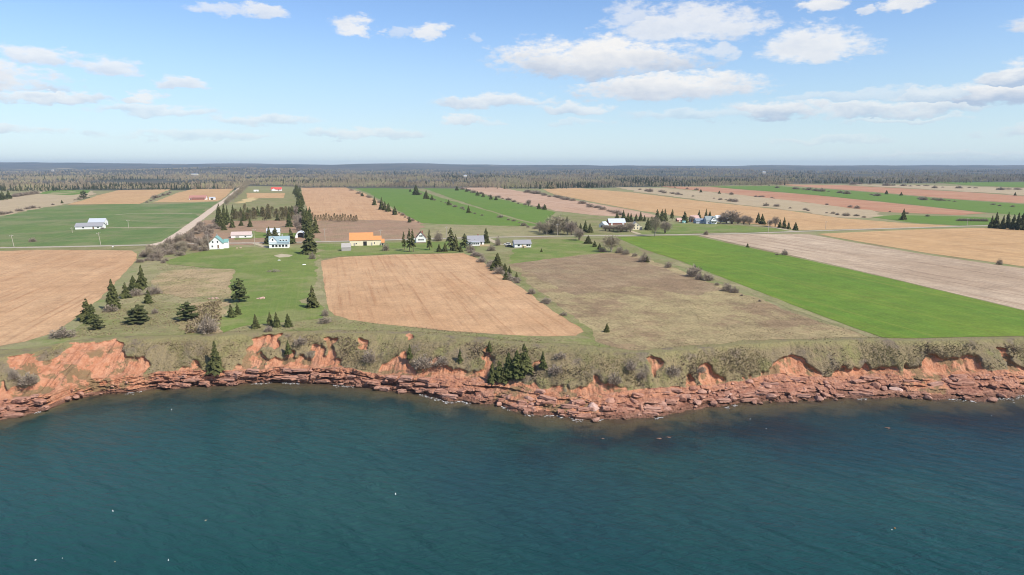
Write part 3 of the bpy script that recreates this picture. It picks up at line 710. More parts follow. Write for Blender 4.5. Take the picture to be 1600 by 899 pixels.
def bare_tris(rs, n=700, wid=.011, shape='round'):
    T, tint = [], []
    lim = [(rs.uniform(-.25,.25), rs.uniform(-.25,.25), rs.uniform(.35,.8), rs.uniform(.16,.30)) for _ in range(9)]
    for i in range(n):
        if shape == 'round':
            cx, cy, cz, cr = lim[i % 9]
            d = rs.normal(size=3); d /= np.linalg.norm(d); q = cr*rs.random()**.5
            p = np.array([cx, cy, cz])+d*q; o = np.array([p[0], p[1], p[2]-.12]); dr = o/np.linalg.norm(o)*.8+rs.normal(size=3)*.38+np.array([0, 0, .25])
        elif shape == 'oval':
            d = rs.normal(size=3); d /= np.linalg.norm(d); q = rs.random()**.42
            lob = .80+.20*math.sin(d[0]*6+d[1]*5+d[2]*4)
            p = np.array([0, 0, .52]) + d*np.array([.40, .40, .44])*q*lob; dr = np.array([d[0]*.6, d[1]*.6, .75])+rs.normal(size=3)*.35
        elif shape == 'fan':
            d = rs.normal(size=3); d[2] = abs(d[2])*.9+.05; d /= np.linalg.norm(d); q = rs.random()**.45
            lob = .82+.18*math.sin(d[0]*7+d[1]*5+1)
            p = d*np.array([.46, .46, .80])*q*lob; dr = d+np.array([0, 0, .35])+rs.normal(size=3)*.45
        else:
            a = rs.random()*6.283; f = rs.random(); rr = (.32*(1-f)**.7+.02)*rs.random()**.5
            p = np.array([math.cos(a)*rr, math.sin(a)*rr, .1+.85*f]); dr = np.array([math.cos(a), math.sin(a), .4])+rs.normal(size=3)*.4
        if p[2] < .03: p[2] = .03+.05*rs.random()
        dr /= np.linalg.norm(dr); ln = rs.uniform(.07, .17)
        sd = np.cross(dr, rs.normal(size=3)); sd /= np.linalg.norm(sd)+1e-9
        T.append((p-sd*wid*rs.uniform(.5, 1.4), p+sd*wid*rs.uniform(.5, 1.4), p+dr*ln)); tint.append(rs.random())
    return T, tint
def stems(rs, n, spread, h=.75, r=.012, sides=4):
    V, Q = [], []
    for i in range(n):
        a = rs.random()*6.283; tx, ty = math.cos(a)*spread*rs.random(), math.sin(a)*spread*rs.random()
        v, q = tube([(tx*.08, ty*.08, -.03), (tx*.4, ty*.4, h*.45), (tx, ty, h*rs.uniform(.8, 1.1))], [r*1.3, r*.9, r*.25], sides)
        Q += [tuple(x+len(V) for x in f) for f in q]; V += v
    return V, Q
PROTO = {}
def make_protos():
    rs = np.random.default_rng(5)
    def put(kind, T, tint, mat, V, Q, bmat):
        PROTO.setdefault(kind, []).append((tri_mesh(kind+' crown', T, mat, tint), np_mesh(kind+' trunk', V, np.array(Q), [bmat])))
    for i in range(6):
        T, t = spruce_tris(rs, irregular=.22+.05*i, droop=.2+.05*i, zb=.03+.02*(i % 3), power=(.8,.95,.7,1.0,.85,.75)[i])
        put('spruce', T, t, SPRUCE, *tube([(0,0,-.05),(0,0,.5),(0,0,.97)], [.022,.014,.003], 6), BARK)
    for i in range(3):      # tall thin spruces with gaps
        T, t = spruce_tris(rs, R_=.15, L=20, irregular=.55, droop=.35, zb=.16+.05*i, power=.55, nbr=(6, 3))
        put('thin_spruce', T, t, SPRUCE, *tube([(0,0,-.05),(0,0,.5),(0,0,.97)], [.018,.013,.003], 6), BARK)
    for i in range(3):      # open rounded pines
        T, t = spruce_tris(rs, R_=.30, L=15, irregular=.6, droop=-.05, zb=.10, power=.5, nbr=(8, 5))
        put('pine', T, t, PINE, *tube([(0,0,-.05),(.01,0,.5),(0,0,.95)], [.024,.016,.003], 6), BARK)
    for i in range(5):
        T, t = bare_tris(rs, 1100, .011, 'oval'); put('bare', T, t, TWIG, *stems(rs, 6, .3), BARK)
    for i in range(3):
        T, t = bare_tris(rs, 1000, .010, 'oval'); put('birch', T, t, TWIGP, *stems(rs, 7, .22, .8, .012), BARKP)
    for i in range(5):
        T, t = bare_tris(rs, 900, .018, 'fan')
        put('shrub', T, t, TWIG, *stems(rs, 6, .30, .5, .010, 3), BARK)
    for i in range(3):
        T, t = bare_tris(rs, 420, .020, 'cone'); put('larch', T, t, LARCH, *tube([(0,0,-.05),(0,0,.5),(0,0,.95)], [.02,.012,.003], 5), BARK)
make_protos()
NAMES = {'spruce': 'spruce_tree', 'thin_spruce': 'spruce_tree', 'pine': 'pine_tree', 'bare': 'bare_tree', 'birch': 'birch_tree', 'shrub': 'bare_shrub', 'larch': 'larch_tree'}
RAD = {'spruce': .24, 'thin_spruce': .15, 'pine': .30, 'bare': .40, 'birch': .38, 'shrub': .48, 'larch': .30}
JOIN = {}
def joined(kind, i):
    """small far copies: crown and trunk in one mesh"""
    if (kind, i) not in JOIN:
        bm = bmesh.new(); c, t = PROTO[kind][i]
        bm.from_mesh(t); 
        for f in bm.faces: f.material_index = 1
        n = len(bm.faces); bm.from_mesh(c)
        me = bpy.data.meshes.new(kind); bm.to_mesh(me); bm.free(); me.materials.append(c.materials[0]); me.materials.append(t.materials[0])
        JOIN[(kind, i)] = me
    return JOIN[(kind, i)]
trs = np.random.default_rng(12)
NTREE = [0]
def plant(kind, px, yb, yt, wpx, label, group=None, at=None):
    X, Y, Z = at or ground_at(px, yb)
    d = Y*CP - (Z-CAM_Z)*SP
    H = max(.6, (yb-yt)/FPX*d*1.0); W = wpx/FPX*d
    i = int(trs.integers(len(PROTO[kind]))); c, t = PROTO[kind][i]
    cat = 'bush' if kind == 'shrub' else 'tree'
    rz = float(trs.random()*6.28); sc = W/(2*RAD[kind])
    NTREE[0] += 1
    if yb-yt < 13:
        o = link(NAMES[kind], joined(kind, i)); o.location = (X, Y, Z-.05); o.rotation_euler = (0, 0, rz); o.scale = (sc, sc, H)
        return tag(o, label, cat, group)
    r = thing(NAMES[kind], label, cat, (X, Y, Z-.05), rz, group, (sc, sc*trs.uniform(.82, 1.15), H)); r.rotation_euler.x = trs.normal()*.025; r.rotation_euler.y = trs.normal()*.025
    link('stem' if kind == 'shrub' else 'trunk', t, r); link('crown', c, r)
    return r
ORD = 'first second third fourth fifth sixth seventh eighth ninth tenth eleventh twelfth thirteenth fourteenth fifteenth sixteenth seventeenth eighteenth nineteenth twentieth'.split()
def ordinal(i): return ORD[i] if i < 20 else ('twenty-' if i < 30 else 'thirty-')+ORD[i % 10] if i % 10 or i < 20 else 'thirtieth'
def rows(kind, items, label, group, jit=0, end=None):
    items = sorted(items); n = len(items)
    for i, it in enumerate(items):
        lab = label
        if n == 2: lab = label + (', left one', ', right one')[i]
        elif n > 2: lab = label + (', ' + ordinal(i) + ' from left' if i < n-1 else ', rightmost')
        assert len(lab.split()) <= 16, lab
        plant(kind, *it, lab, group)

# ------------------------------------------------------------------ trees standing on the bank and in the near meadows
def singles(txt):
    for ln in txt.strip().split('\n'):
        a, lab = ln.split('|'); kd, x, yb, yt, w_ = a.split()
        plant(kd, float(x), float(yb), float(yt), float(w_), lab.strip(), 'spruces on the near bank and meadow' if kd in ('spruce', 'pine') else None)
singles('''
spruce 337 581 531 29|largest bright green spruce on the bank, alone above the red ledges
spruce 451 554 531 14|small spruce on top of a narrow red slump below the mown strip
spruce 640 562 537 13|small spruce at the upper right end of a slanting red slump
spruce 719 567 545 11|small lone spruce on the grey scrub of the bank left of the big grove
spruce 765 550 532 12|small spruce on the brow of the bank above the left side of the grove
spruce 848 576 547 17|spruce on the bank just right of the dense spruce grove
spruce 948 519 504 12|little round spruce at the right tip of the central tilled field
spruce 769 598 564 17|narrow spruce at the lower left edge of the bank grove
spruce 780 592 562 24|second spruce from the left in the bank grove, lower front
spruce 795 590 549 28|middle spruce of the bank grove behind the front ones
spruce 808 588 545 32|tall broad spruce in the centre of the bank grove
spruce 820 582 535 30|tallest spruce at the back right of the bank grove
spruce 787 598 576 20|low spruce at the foot of the bank grove
spruce 136 500 466 28|broad spruce beside the left tilled field, front left of its clump
spruce 146 505 474 24|yellowish spruce leaning against the broad one beside the left field
pine 152 514 496 26|low dark spreading pine in front of the left clump
spruce 177 484 435 25|tall spruce with a grey bush at its foot beside the left field
spruce 196 466 441 18|pointed spruce standing just right of the tall one in the left row
spruce 209 458 430 18|second farthest spruce of the left row beside the tilled field
spruce 222 452 413 20|farthest and tallest spruce at the end of the left row
spruce 232 474 452 16|small pointed spruce standing apart to the right of the left row
pine 219 504 475 36|irregular spreading pine alone in the open meadow
pine 293 500 471 34|bushy flat-topped spruce at the edge of the tan scrub
pine 374 472 434 31|rounded dark spruce on the edge of the mown grass
spruce 362 496 474 15|left one of a pair of small spruces below the rounded spruce
spruce 372 492 473 13|right one of a pair of small spruces below the rounded spruce
spruce 400 513 490 18|left small spruce of the four along the lower edge of the mown strip
spruce 422 509 486 14|second small spruce of the four along the mown strip
spruce 432 511 487 16|third small spruce of the four along the mown strip
spruce 451 511 489 16|right small spruce of the four along the mown strip
spruce 488 481 445 22|spruce beside the left edge of the central tilled field
spruce 777 421 395 22|largest spruce at the right edge of the central tilled field below the houses
spruce 770 423 409 14|low dark spruce at the foot of the largest field-edge spruce
spruce 789 424 411 10|small spruce right of the largest field-edge spruce
spruce 796 427 415 9|second small spruce right of the largest field-edge spruce
spruce 791 437 424 12|spruce lowest down the right edge of the central tilled field
spruce 807 436 425 8|small spruce set slightly into the brown meadow from the field edge
spruce 846 394 388 5|tiny lone spruce on the lawn right of the white bungalow
spruce 484 397 356 30|big rounded dark spruce at the corner of the central field beside the road
spruce 421 381 354 22|spruce behind the left gable of the teal roofed white house
spruce 430 376 355 18|spruce behind the middle of the teal roofed white house
spruce 456 381 356 18|spruce at the right end of the teal roofed white house
thin_spruce 632 391 362 7|leftmost spruce of the grove in front of the steep white house
thin_spruce 640 394 357 10|tallest spruce of the grove in front of the steep white house
thin_spruce 646 394 358 9|right spruce of the grove in front of the steep white house
thin_spruce 671 391 358 8|thin spruce at the right corner of the steep white house
spruce 686 394 381 11|low round spruce at the edge of the tilled field below the steep white house
spruce 695 394 379 11|second low round spruce at the tilled field edge
thin_spruce 704 392 356 15|tall spruce between the steep white house and the grey roofed house
spruce 712 392 366 13|dense spruce right of the tall one near the grey roofed house
spruce 720 394 381 10|low spruce below the grey roofed house at the field edge
thin_spruce 726 387 365 13|spruce at the left end of the grey roofed house
spruce 759 380 356 15|tall spruce behind the right end of the grey roofed house
spruce 1411 344 326 12|lone dark spruce at the edge of the far green strip on the right
spruce 1243 360 347 12|pointed spruce at the right end of the row beside the right farmyard
spruce 1168 387 380 6|tiny spruce on the edge between green field and grey stubble
spruce 419 342 330 13|dark spruce standing before the brown thicket right of the gravel road
spruce 452 355 331 13|dark spruce at the lower left of the spruce lane
''')
for x, yb, yt, w_, lab in [(97,527,505,46,'large grey bare bush on the brow at the left above the big red slump'),(325,520,482,38,'large tan bare bush at the head of the bank left of the mown strip'),
  (173,487,472,22,'grey bare bush at the foot of the tall left row spruce'),(242,490,478,12,'small grey bush in the open meadow right of the spreading pine'),(213,462,447,24,'purple grey bush behind the left row of spruces'),(240,460,440,26,'brown bare bush right of the left row of spruces'),
  (508,494,478,12,'small grey bush at the left lower corner of the central tilled field'),(577,566,541,30,'dark grey bush on the bank below the central field'),(662,574,548,36,'broad grey bush right of the slanting red slump'),(690,570,552,26,'grey brown bush on the bank left of the spruce grove'),
  (488,405,391,13,'purple grey bush in front of the big rounded corner spruce'),(420,518,505,16,'brown bush among the four small spruces on the mown strip'),(960,600,575,24,'dark grey bush on the bank left of a slump, right of the grove'),(985,578,560,20,'brown bush below the brow near the brown meadow'),
  (876,560,547,22,'brown grey bush right of the spruce beside the grove'),(868,583,566,28,'grey bush on the bank right of the spruce grove'),(1002,592,576,16,'grey bush beside a dark red slump'),(1050,585,566,26,'olive grey bush on the bank left of a red slump'),(1095,583,568,20,'brown bush on the bank between two slumps'),
  (45,600,575,30,'grey green bush at the left end of the big red slump'),(22,592,570,22,'leftmost grey bush on the bank by the edge of the photo'),(470,538,522,24,'grey bush on the brow right of the small slump spruce'),(508,505,490,22,'tan bush on the field margin above the bank'),
  (603,392,375,13,'round budding tree on the lawn between the orange barn and the steep white house'),(778,384,365,11,'bare upright tree on the lawn between the grey roofed house and the white bungalow'),(685,377,356,16,'bare pale tree behind the house trees near the road'),
  (1226,399,387,11,'grey bush on the stubble edge'),(1214,399,395,8,'low bush beside the grey bush on the stubble edge'),(1561,414,401,11,'lone reddish bush at the edge of the far right tan field'),(1103,367,358,9,'small bare bush on the road verge before the farmyard'),(735,392,379,18,'brown bush below the grey roofed house'),(768,392,380,16,'reddish bush on the drive between the grey roofed house and the bungalow')]:
    plant('shrub', x, yb, yt, w_, lab)
singles('''
birch 955 394 365 32|large pale multi-stemmed birch in the hedge at the green field corner
birch 872 366 334 44|wide pale birch clump on the hedge left of the silver barn
bare 893 368 344 22|grey bare tree among the hedge spruces left of the silver barn
bare 905 376 357 22|pinkish bare tree at the roadside right of the pale birch clump
birch 1023 370 335 20|pale bare tree at the roadside before the silver barn farm
bare 1039 365 344 22|grey bare tree on the verge right of the pale roadside tree
bare 970 363 349 28|grey thicket in front of the silver barn
bare 985 363 346 16|bare tree between the silver barn and the cream house
bare 1143 350 327 30|large round bare tree in the right farmyard
bare 1131 347 331 16|bare tree behind the white farm buildings
bare 1081 347 337 11|bare tree at the pink roof in the right farmyard
bare 826 323 311 10|yellowish bare tree in the hedge of the pink ploughed field
''')
rows('spruce', [(919,381,368,14),(929,386,376,10),(937,390,380,10)], 'dark low spruce in the hedge by the lawn corner near the road', 'dark hedge spruces by the road')
rows('spruce', [(852,363,351,11),(860,364,351,10),(886,360,338,11),(893,359,345,9),(900,361,346,11),(907,360,349,9),(914,363,344,13),(922,364,349,11)], 'dark spruce in the roadside grove left of the silver barn', 'roadside grove of spruces')
rows('spruce', [(964,343,332,9),(974,343,328,9),(981,347,332,10),(986,347,333,8),(994,346,334,8),(1001,346,330,9),(1007,346,336,7)], 'spruce in the row behind the silver barn and the cream house', 'spruces behind the silver barn')
rows('spruce', [(1012,360,340,16),(1018,354,338,14)], 'broad dark spruce at the right side of the cream house', 'broad spruces by the cream house')
rows('spruce', [(1027,347,327,12),(1034,347,327,11),(1039,346,326,10)], 'tall spruce in the tight trio right of the cream house', 'trio of tall spruces')
singles('''
thin_spruce 1050 346 327 7|slim dark spruce standing alone between the two farmyards
spruce 1070 348 330 14|cone shaped dark spruce at the left of the right farmyard
spruce 1092 343 328 9|left spruce behind the grey blue roof in the right farmyard
spruce 1103 341 326 8|middle spruce behind the grey blue roof in the right farmyard
spruce 1109 339 330 6|short spruce behind the grey blue roof in the right farmyard
spruce 1184 349 332 9|slim spruce at the left of the row right of the farmyard
spruce 1191 351 334 14|broad spruce at the left of the row right of the farmyard
''')
rows('spruce', [(1218,356,343,8),(1225,357,339,9),(1232,358,346,7)], 'slim spruce in the row right of the right farmyard', 'spruces right of the right farmyard')
rows('bare', [(1154,349,338,10),(1163,349,335,12),(1170,350,337,10),(1203,354,342,11),(1211,355,337,12)], 'bare tree in the row right of the right farmyard', 'bare trees right of the right farmyard')
rows('spruce', [(1548,357,336,10),(1556,357,331,14),(1566,358,336,12),(1574,357,331,12),(1583,359,335,12),(1590,358,332,12),(1597,360,327,14),(1606,360,332,14),(1617,361,333,14)], 'dark spruce in the dense grove at the right end of the road', 'grove at the right edge')
rows('shrub', [(x, 345.6+.02*(x-1498)+(1 if x>1540 else 0), 339.5, 9) for x in range(1498, 1546, 6)], 'clipped dark hedge bush leading to the right edge grove', 'hedge bushes at the right edge')
rows('birch', [(843+i*5.5, 363+2.2*(i%3), 344+4*(i%2)+.6*i, 15) for i in range(12)], 'pale bare tree in the roadside grove left of the silver barn', 'pale bare trees of the roadside grove')
rows('bare', [(946+i*6.5, 361+.7*(i%2), 350+1.2*(i%3), 13) for i in range(7)], 'grey bare bushy tree in front of the silver barn', 'bare trees before the silver barn')
rows('bare', [(1126+i*9, 349.5+.4*i, 337+2*(i%2), 14) for i in range(6)], 'grey bare tree along the back of the right farmyard', 'bare trees behind the right farmyard')
# brush beside the road junction
jr = np.random.default_rng(3)
for i in range(46):
    x = 225+jr.random()*105; lo = np.interp(x, [225, 245, 270, 300, 330], [402, 408, 405, 396, 390]); hi = np.interp(x, [225, 250, 265, 300, 330], [395, 386, 380, 366, 366])
    y = hi+(lo-hi)*jr.random(); plant('shrub' if jr.random() < .7 else 'birch', x, y, y-9-9*jr.random(), 12+9*jr.random(), 'grey bare bush in the thicket between road junction and white gabled house', 'thicket at the road junction')
for i in range(22):
    x = 300+jr.random()*45; y = 352+(x-300)*(-.2)+jr.random()*16; plant('shrub', x, y, y-6-5*jr.random(), 10+5*jr.random(), 'reddish bare bush in the scrub right of the gravel road', 'scrub bushes right of the gravel road')
for i in range(9): plant('shrub', 215+i*5.5+3*jr.random(), 407+5*jr.random(), 400+2*jr.random(), 9, 'low grey bush at the upper right end of the left tilled field', 'low bushes by the left tilled field')
# thicket and plantation behind the road
rows('spruce', [(341,352,322,11),(346,356,318,12),(351,352,318,12),(356,349,321,11),(363,356,338,9),(391,355,340,10),(377,353,343,9),(350,360,345,10)], 'dark spruce in the grove at the right of the gravel road', 'grove right of the gravel road')
for i in range(44):
    x = 362+jr.random()*98; y = 336+jr.random()*12-(x-362)*.03; plant('larch' if jr.random() < .7 else 'spruce', x, y, y-11-8*jr.random(), 7+3*jr.random(), 'olive brown pointed tree in the thicket behind the long white shed', 'thicket behind the long shed')
rows('larch', [(488+i*4.3+jr.random(), 344+.14*i+1.5*jr.random(), 331+.2*i+5*jr.random(), 4.2+2*jr.random()) for i in range(17)], 'olive pointed tree in the straight row across the tan strip', 'row of olive trees on the tan strip')
# the lane of spruces running inland
for i in range(30):
    f = i/29; y = 298+(372-298)*f**1.5; x = np.interp(y, [298, 330, 345, 372], [463.5, 470, 475.5, 487])
    h = (y-262)*.30*(.65+.55*jr.random()); plant('spruce', x+jr.normal()*1.8*(1+f*2), y, y-h, h*.55, 'dark spruce in the lane running inland, '+('nearest the road' if i == 29 else ordinal(29-i)+' from the road'), 'lane of spruces running inland')
for i in range(14):
    y = 330+jr.random()*34; x = 461+jr.random()*12; plant('bare', x, y, y-12-5*jr.random(), 10, 'brown bare tree beside the lane of spruces', 'bare trees beside the spruce lane')
rows('spruce', [(452,332+3*i,322+2*i,9) for i in range(3)], 'dark spruce in the small clump left of the spruce lane', 'clump left of the spruce lane')
# trees along the gravel road inland
for i in range(26):
    f = i/25; y = 322-30*f**.8; x = np.interp(y, [288, 300, 322], [388, 377, 352])+1+3*jr.random(); plant('birch', x, y, y-9-4*jr.random(), 8, 'tan bare tree lining the gravel road, '+('nearest of the line' if i == 0 else ordinal(i)+' from its near end'), 'bare trees lining the gravel road')
# hedges
def hedge(kind, pts, label, group):
    if kind == 'shrub' and len(pts) > 5:
        out = []
        for x, yb, yt, w_ in pts:
            f = .55+.95*jr.random()**1.3; yb += .5*jr.normal(); out.append((x+jr.normal()*1.6, yb, yb-(yb-yt)*f*1.05, w_*f*1.1))
        pts = [o for i, o in enumerate(out) if jr.random() > .08]
    rows(kind, pts, label, group)
hedge('spruce', [(585,321,307,9),(596,328,308,11),(601,329,314,9),(607,331,317,10),(617,336,322,11),(566,307,301,6),(640,348,339,7)], 'dark conifer in the hedge between tan strip and green field', 'conifers between tan strip and green field')
hedge('shrub', [(x, np.interp(x, [548,580,610,655], [297.5,310,328,350]), np.interp(x, [548,580,610,655], [294,305,322,344]), 8) for x in list(range(550, 656, 6))], 'brown hedge bush between tan strip and green field', 'hedge bushes between tan strip and green field')
hedge('spruce', [(650,305,289,14),(666,311,297,11),(675,313,305,8),(701,321,312,8),(732,333,321,8),(641,300,295,5)], 'dark conifer in the hedge between the two green strips', 'conifers between the two green strips')
hedge('shrub', [(x, 303+(x-650)*.335, 299+(x-650)*.335, 7) for x in range(656, 760, 8)], 'brown hedge bush between the two green strips', 'hedge bushes between the two green strips')
hedge('spruce', [(714,298,291,7),(729,300,294,6),(746,306,299,8),(755,308,301,6),(767,312,304,7),(775,313,306,7),(842,327,317,7),(851,328,319,8)], 'dark conifer in the hedge beside the pink ploughed field', 'conifers beside the pink ploughed field')
hedge('shrub', [(722+i*9, 297+i*2.05+(i>9)*1.0, 293+i*2.05, 8) for i in range(15)], 'brown hedge bush beside the pink ploughed field', 'hedge bushes beside the pink ploughed field')
hedge('shrub', [(826+i*6.5, 301+i*1.15+.02*i*i, 295.5+i*1.15+.02*i*i, 11) for i in range(25)], 'brown hedge bush between the pink ploughed and orange tan fields', 'hedge bushes between pink ploughed and orange tan fields')
hedge('shrub', [(784+i*8.5, 341+i*2.9, 336+i*2.9, 8) for i in range(9)], 'reddish bush on the hedge left of the pale birch clump', 'hedge bushes left of the pale birch clump')
hedge('shrub', [(941,394,383,14),(968,396,381,16),(978,398,386,14)], 'grey bush crowding the foot of the pale birch by the green field', 'bushes round the pale birch')
hedge('shrub', [(990,401,391,13),(999,404,395,10),(1007,409,397,14),(1045,418,402,15),(1038,416,408,9),(1076,430,419,10),(1083,433,416,17),(1094,438,420,17),(1105,439,427,15),(1122,446,440,8),(1137,454,440,15),(1146,457,447,14),(1160,463,457,8),(1185,471,466,6)], 'grey bare bush along the green crop beside the brown meadow', 'hedge bushes beside the brown meadow')
hedge('spruce', [(1011,410,400,8)], 'small dark spruce in the hedge beside the brown meadow', None)
hedge('shrub', [(735+i*5.2+jr.normal()*2, 393.5+i*3.55+jr.normal()*1.5, 387+i*3.55-2*jr.random(), 15+6*jr.random()-.25*i) for i in list(range(15))+[18, 22, 23, 28]], 'grey brown bush along the right edge of the central tilled field', 'bushes along the right edge of the central field')
hedge('shrub', [(x, 297+(x-1000)*.123+jr.normal()*.4, 292.6+(x-1000)*.123, 8) for x in (1001,1010,1016,1034,1040,1046,1052,1058,1064,1082,1091,1116,1127,1133,1143,1147,1197,1206,1213,1236,1256,1263,1293,1302,1308,1319,1327,1340,1352)], 'brown bush on the edge of the beige fallow strip', 'bushes edging the beige fallow strip')
hedge('shrub', [(x, 294.5+(x-1060)*.112+jr.normal()*.4, 290.2+(x-1060)*.112, 7) for x in (1057,1073,1088,1142,1144,1180,1186,1194,1203,1210,1273,1282,1292,1325,1340,1390,1418,1450)], 'brown bush on the edge of the red ploughed strip', 'bushes edging the red ploughed strip')
hedge('spruce', [(1095,301,295.5,5),(1124,303,298,6)], 'small dark spruce on the edge of the red ploughed strip', 'small spruces edging the red ploughed strip')
hedge('shrub', [(x, 293+(x-1210)*.082+jr.normal()*.4, 288.6+(x-1210)*.082, 9) for x in (1210,1216,1240,1247,1253,1262,1272,1284,1296,1310,1325,1364,1371,1380,1428,1436,1444,1452,1460,1468,1476,1484,1492,1550,1560,1580)], 'brown bush between the far green strip and the upper red strip', 'bushes by the upper red strip')
hedge('spruce', [(1385,304,297,6),(1408,306,300,6),(1586,306,300,5)], 'small dark spruce between the far green strip and the upper red strip', 'small spruces by the upper red strip')
hedge('shrub', [(x, 290.5+(x-1400)*.035+jr.normal()*1.2, 287+(x-1400)*.035, 9) for x in range(1330, 1600, 13)], 'grey bush in the far beige fallow at the right', 'bushes in the far right fallow')
singles('''
pine 131 311 298 13|dark rounded tree at the left end of the hedge beside the left tan strip
spruce 97 318 312.5 5|small dark spruce where pasture and fallow meet at the left
''')
hedge('shrub', [(x, 336-(x)*.19, 331-(x)*.19, 9) for x in (2,8,18,27,44,52,60,84,116,122)], 'brown bush along the upper edge of the left pasture', 'bushes along the left pasture')
hedge('shrub', [(232+i*4.5, 316.5-i*2.1, 311-i*2.1, 9) for i in range(8)], 'grey bush between the two tan strips at the left', 'bushes between the left tan strips')
rows('spruce', [(-4,313,298,14),(4,313,299,12),(14,311,297,12)], 'dark spruce at the far left edge beside the fallow', 'dark spruces at the far left edge')
hedge('shrub', [(24+i*8, 308-i*1.2, 299-i, 13) for i in range(5)], 'purple grey bush at the far left wood edge', 'bushes at the far left wood edge')
hedge('shrub', [(51,378,369,13)], 'grey bare bush in the left pasture near the road', None)
hedge('shrub', [(160,358,354,7)], 'brown bush at the right end of the long white bungalow', None)

# ------------------------------------------------------------------ low scrub and dead grass that roughens the bank
def m_scrub(k):
    t = k.attr('tint'); 
    c = k.mix(k.ss(t, .0, .5), (.21,.16,.115), (.29,.235,.13)); c = k.mix(k.ss(t, .5, 1.0), c, (.205,.195,.08))
    setp(k, c, .95)
SCRUB = material('scrub and dead grass', m_scrub)
def build_scrub():
    rs = np.random.default_rng(8)
    ok = np.argwhere((CT > .03) & (CT < 1.5) & (CS < .25) & (np.abs(CX) < 160) & (rs.random(CT.shape) < np.clip(.5+1.1*fbm(CX*.13, CY*.2, 0, 3, 71), .06, 1)*(1-.93*sstep(CT, .35, 1.15))))
    sel = ok[rs.integers(len(ok), size=30000)]
    x, y, z = CX[sel[:, 0], sel[:, 1]], CY[sel[:, 0], sel[:, 1]], CZ[sel[:, 0], sel[:, 1]]; t = CT[sel[:, 0], sel[:, 1]]
    x = x+rs.uniform(-.15, .15, len(x)); 
    cl = fbm(x*.16, y*.22, 0, 3, 71); n = len(x)
    h = (.12+.34*rs.random(n)**2)*(1+.45*np.clip(cl, -.6, 1.2))*(1-.6*sstep(t, .5, 1.1)); wd = h*rs.uniform(.35, .8, n)
    tint = np.clip(.45+.25*rs.normal(size=n)-.35*cl+np.where(t > .8, .2, 0), 0, 1)
    # tussocks on the rough meadows behind
    for poly, m_, hs in (([(222,420),(255,411),(365,424),(362,470),(345,515),(108,528),(175,475)], 5000, .34), ([(800,412),(985,400),(1150,457),(1370,530),(1250,547),(1000,545),(905,500)], 7000, .24), ([(345,515),(520,500),(900,532),(1000,546),(700,528),(400,522)], 3000, .3), ([(300,480),(345,470),(345,515),(290,522)], 1300, .8)):
        qx, qy = rs.uniform(min(a for a, b in poly), max(a for a, b in poly), m_*3), rs.uniform(min(b for a, b in poly), max(b for a, b in poly), m_*3)
        ins = pip(qx, qy, poly) & (fbm(qx*.03, qy*.08, 0, 4, 72) > rs.normal(size=len(qx))*.5); qx, qy = qx[ins][:m_], qy[ins][:m_]
        dd = np.array([ray(a, b) for a, b in zip(qx, qy)]); tt = (GZ-CAM_Z)/dd[:, 2]; gx, gy = dd[:, 0]*tt, dd[:, 1]*tt; kk_ = gy > Yb(gx)+1; gx, gy = gx[kk_], gy[kk_]
        x = np.concatenate([x, gx]); y = np.concatenate([y, gy]); z = np.concatenate([z, hterr(gx, gy)]); hh = hs*rs.uniform(.4, 1.1, len(gx)); h = np.concatenate([h, hh]); wd = np.concatenate([wd, hh*rs.uniform(.6, 1.4, len(gx))]); tint = np.concatenate([tint, np.clip(.35+.3*rs.normal(size=len(gx)), 0, 1)])
    n = len(x)
    V = []; T3 = []
    for kq in range(3):
        a = rs.random(n)*6.283; lean = rs.uniform(-1.3, 1.3, (n, 2))*h[:, None] + np.array([.15, -.25])*h[:, None]
        V.append(np.stack([np.stack([x-np.cos(a)*wd*.5, y-np.sin(a)*wd*.5, z-.12], 1), np.stack([x+np.cos(a)*wd*.5, y+np.sin(a)*wd*.5, z-.12], 1), np.stack([x+lean[:, 0], y+lean[:, 1], z+h], 1)], 1)); T3.append(np.repeat(tint, 3))
    V = np.concatenate(V).reshape(-1, 3)
    stuff('scrub', np_mesh('scrub', V, np.arange(len(V)).reshape(-1, 3), [SCRUB], False, {'tint': np.concatenate(T3)}), 'low brown and olive scrub and dead grass over the bank', 'scrub')
build_scrub()

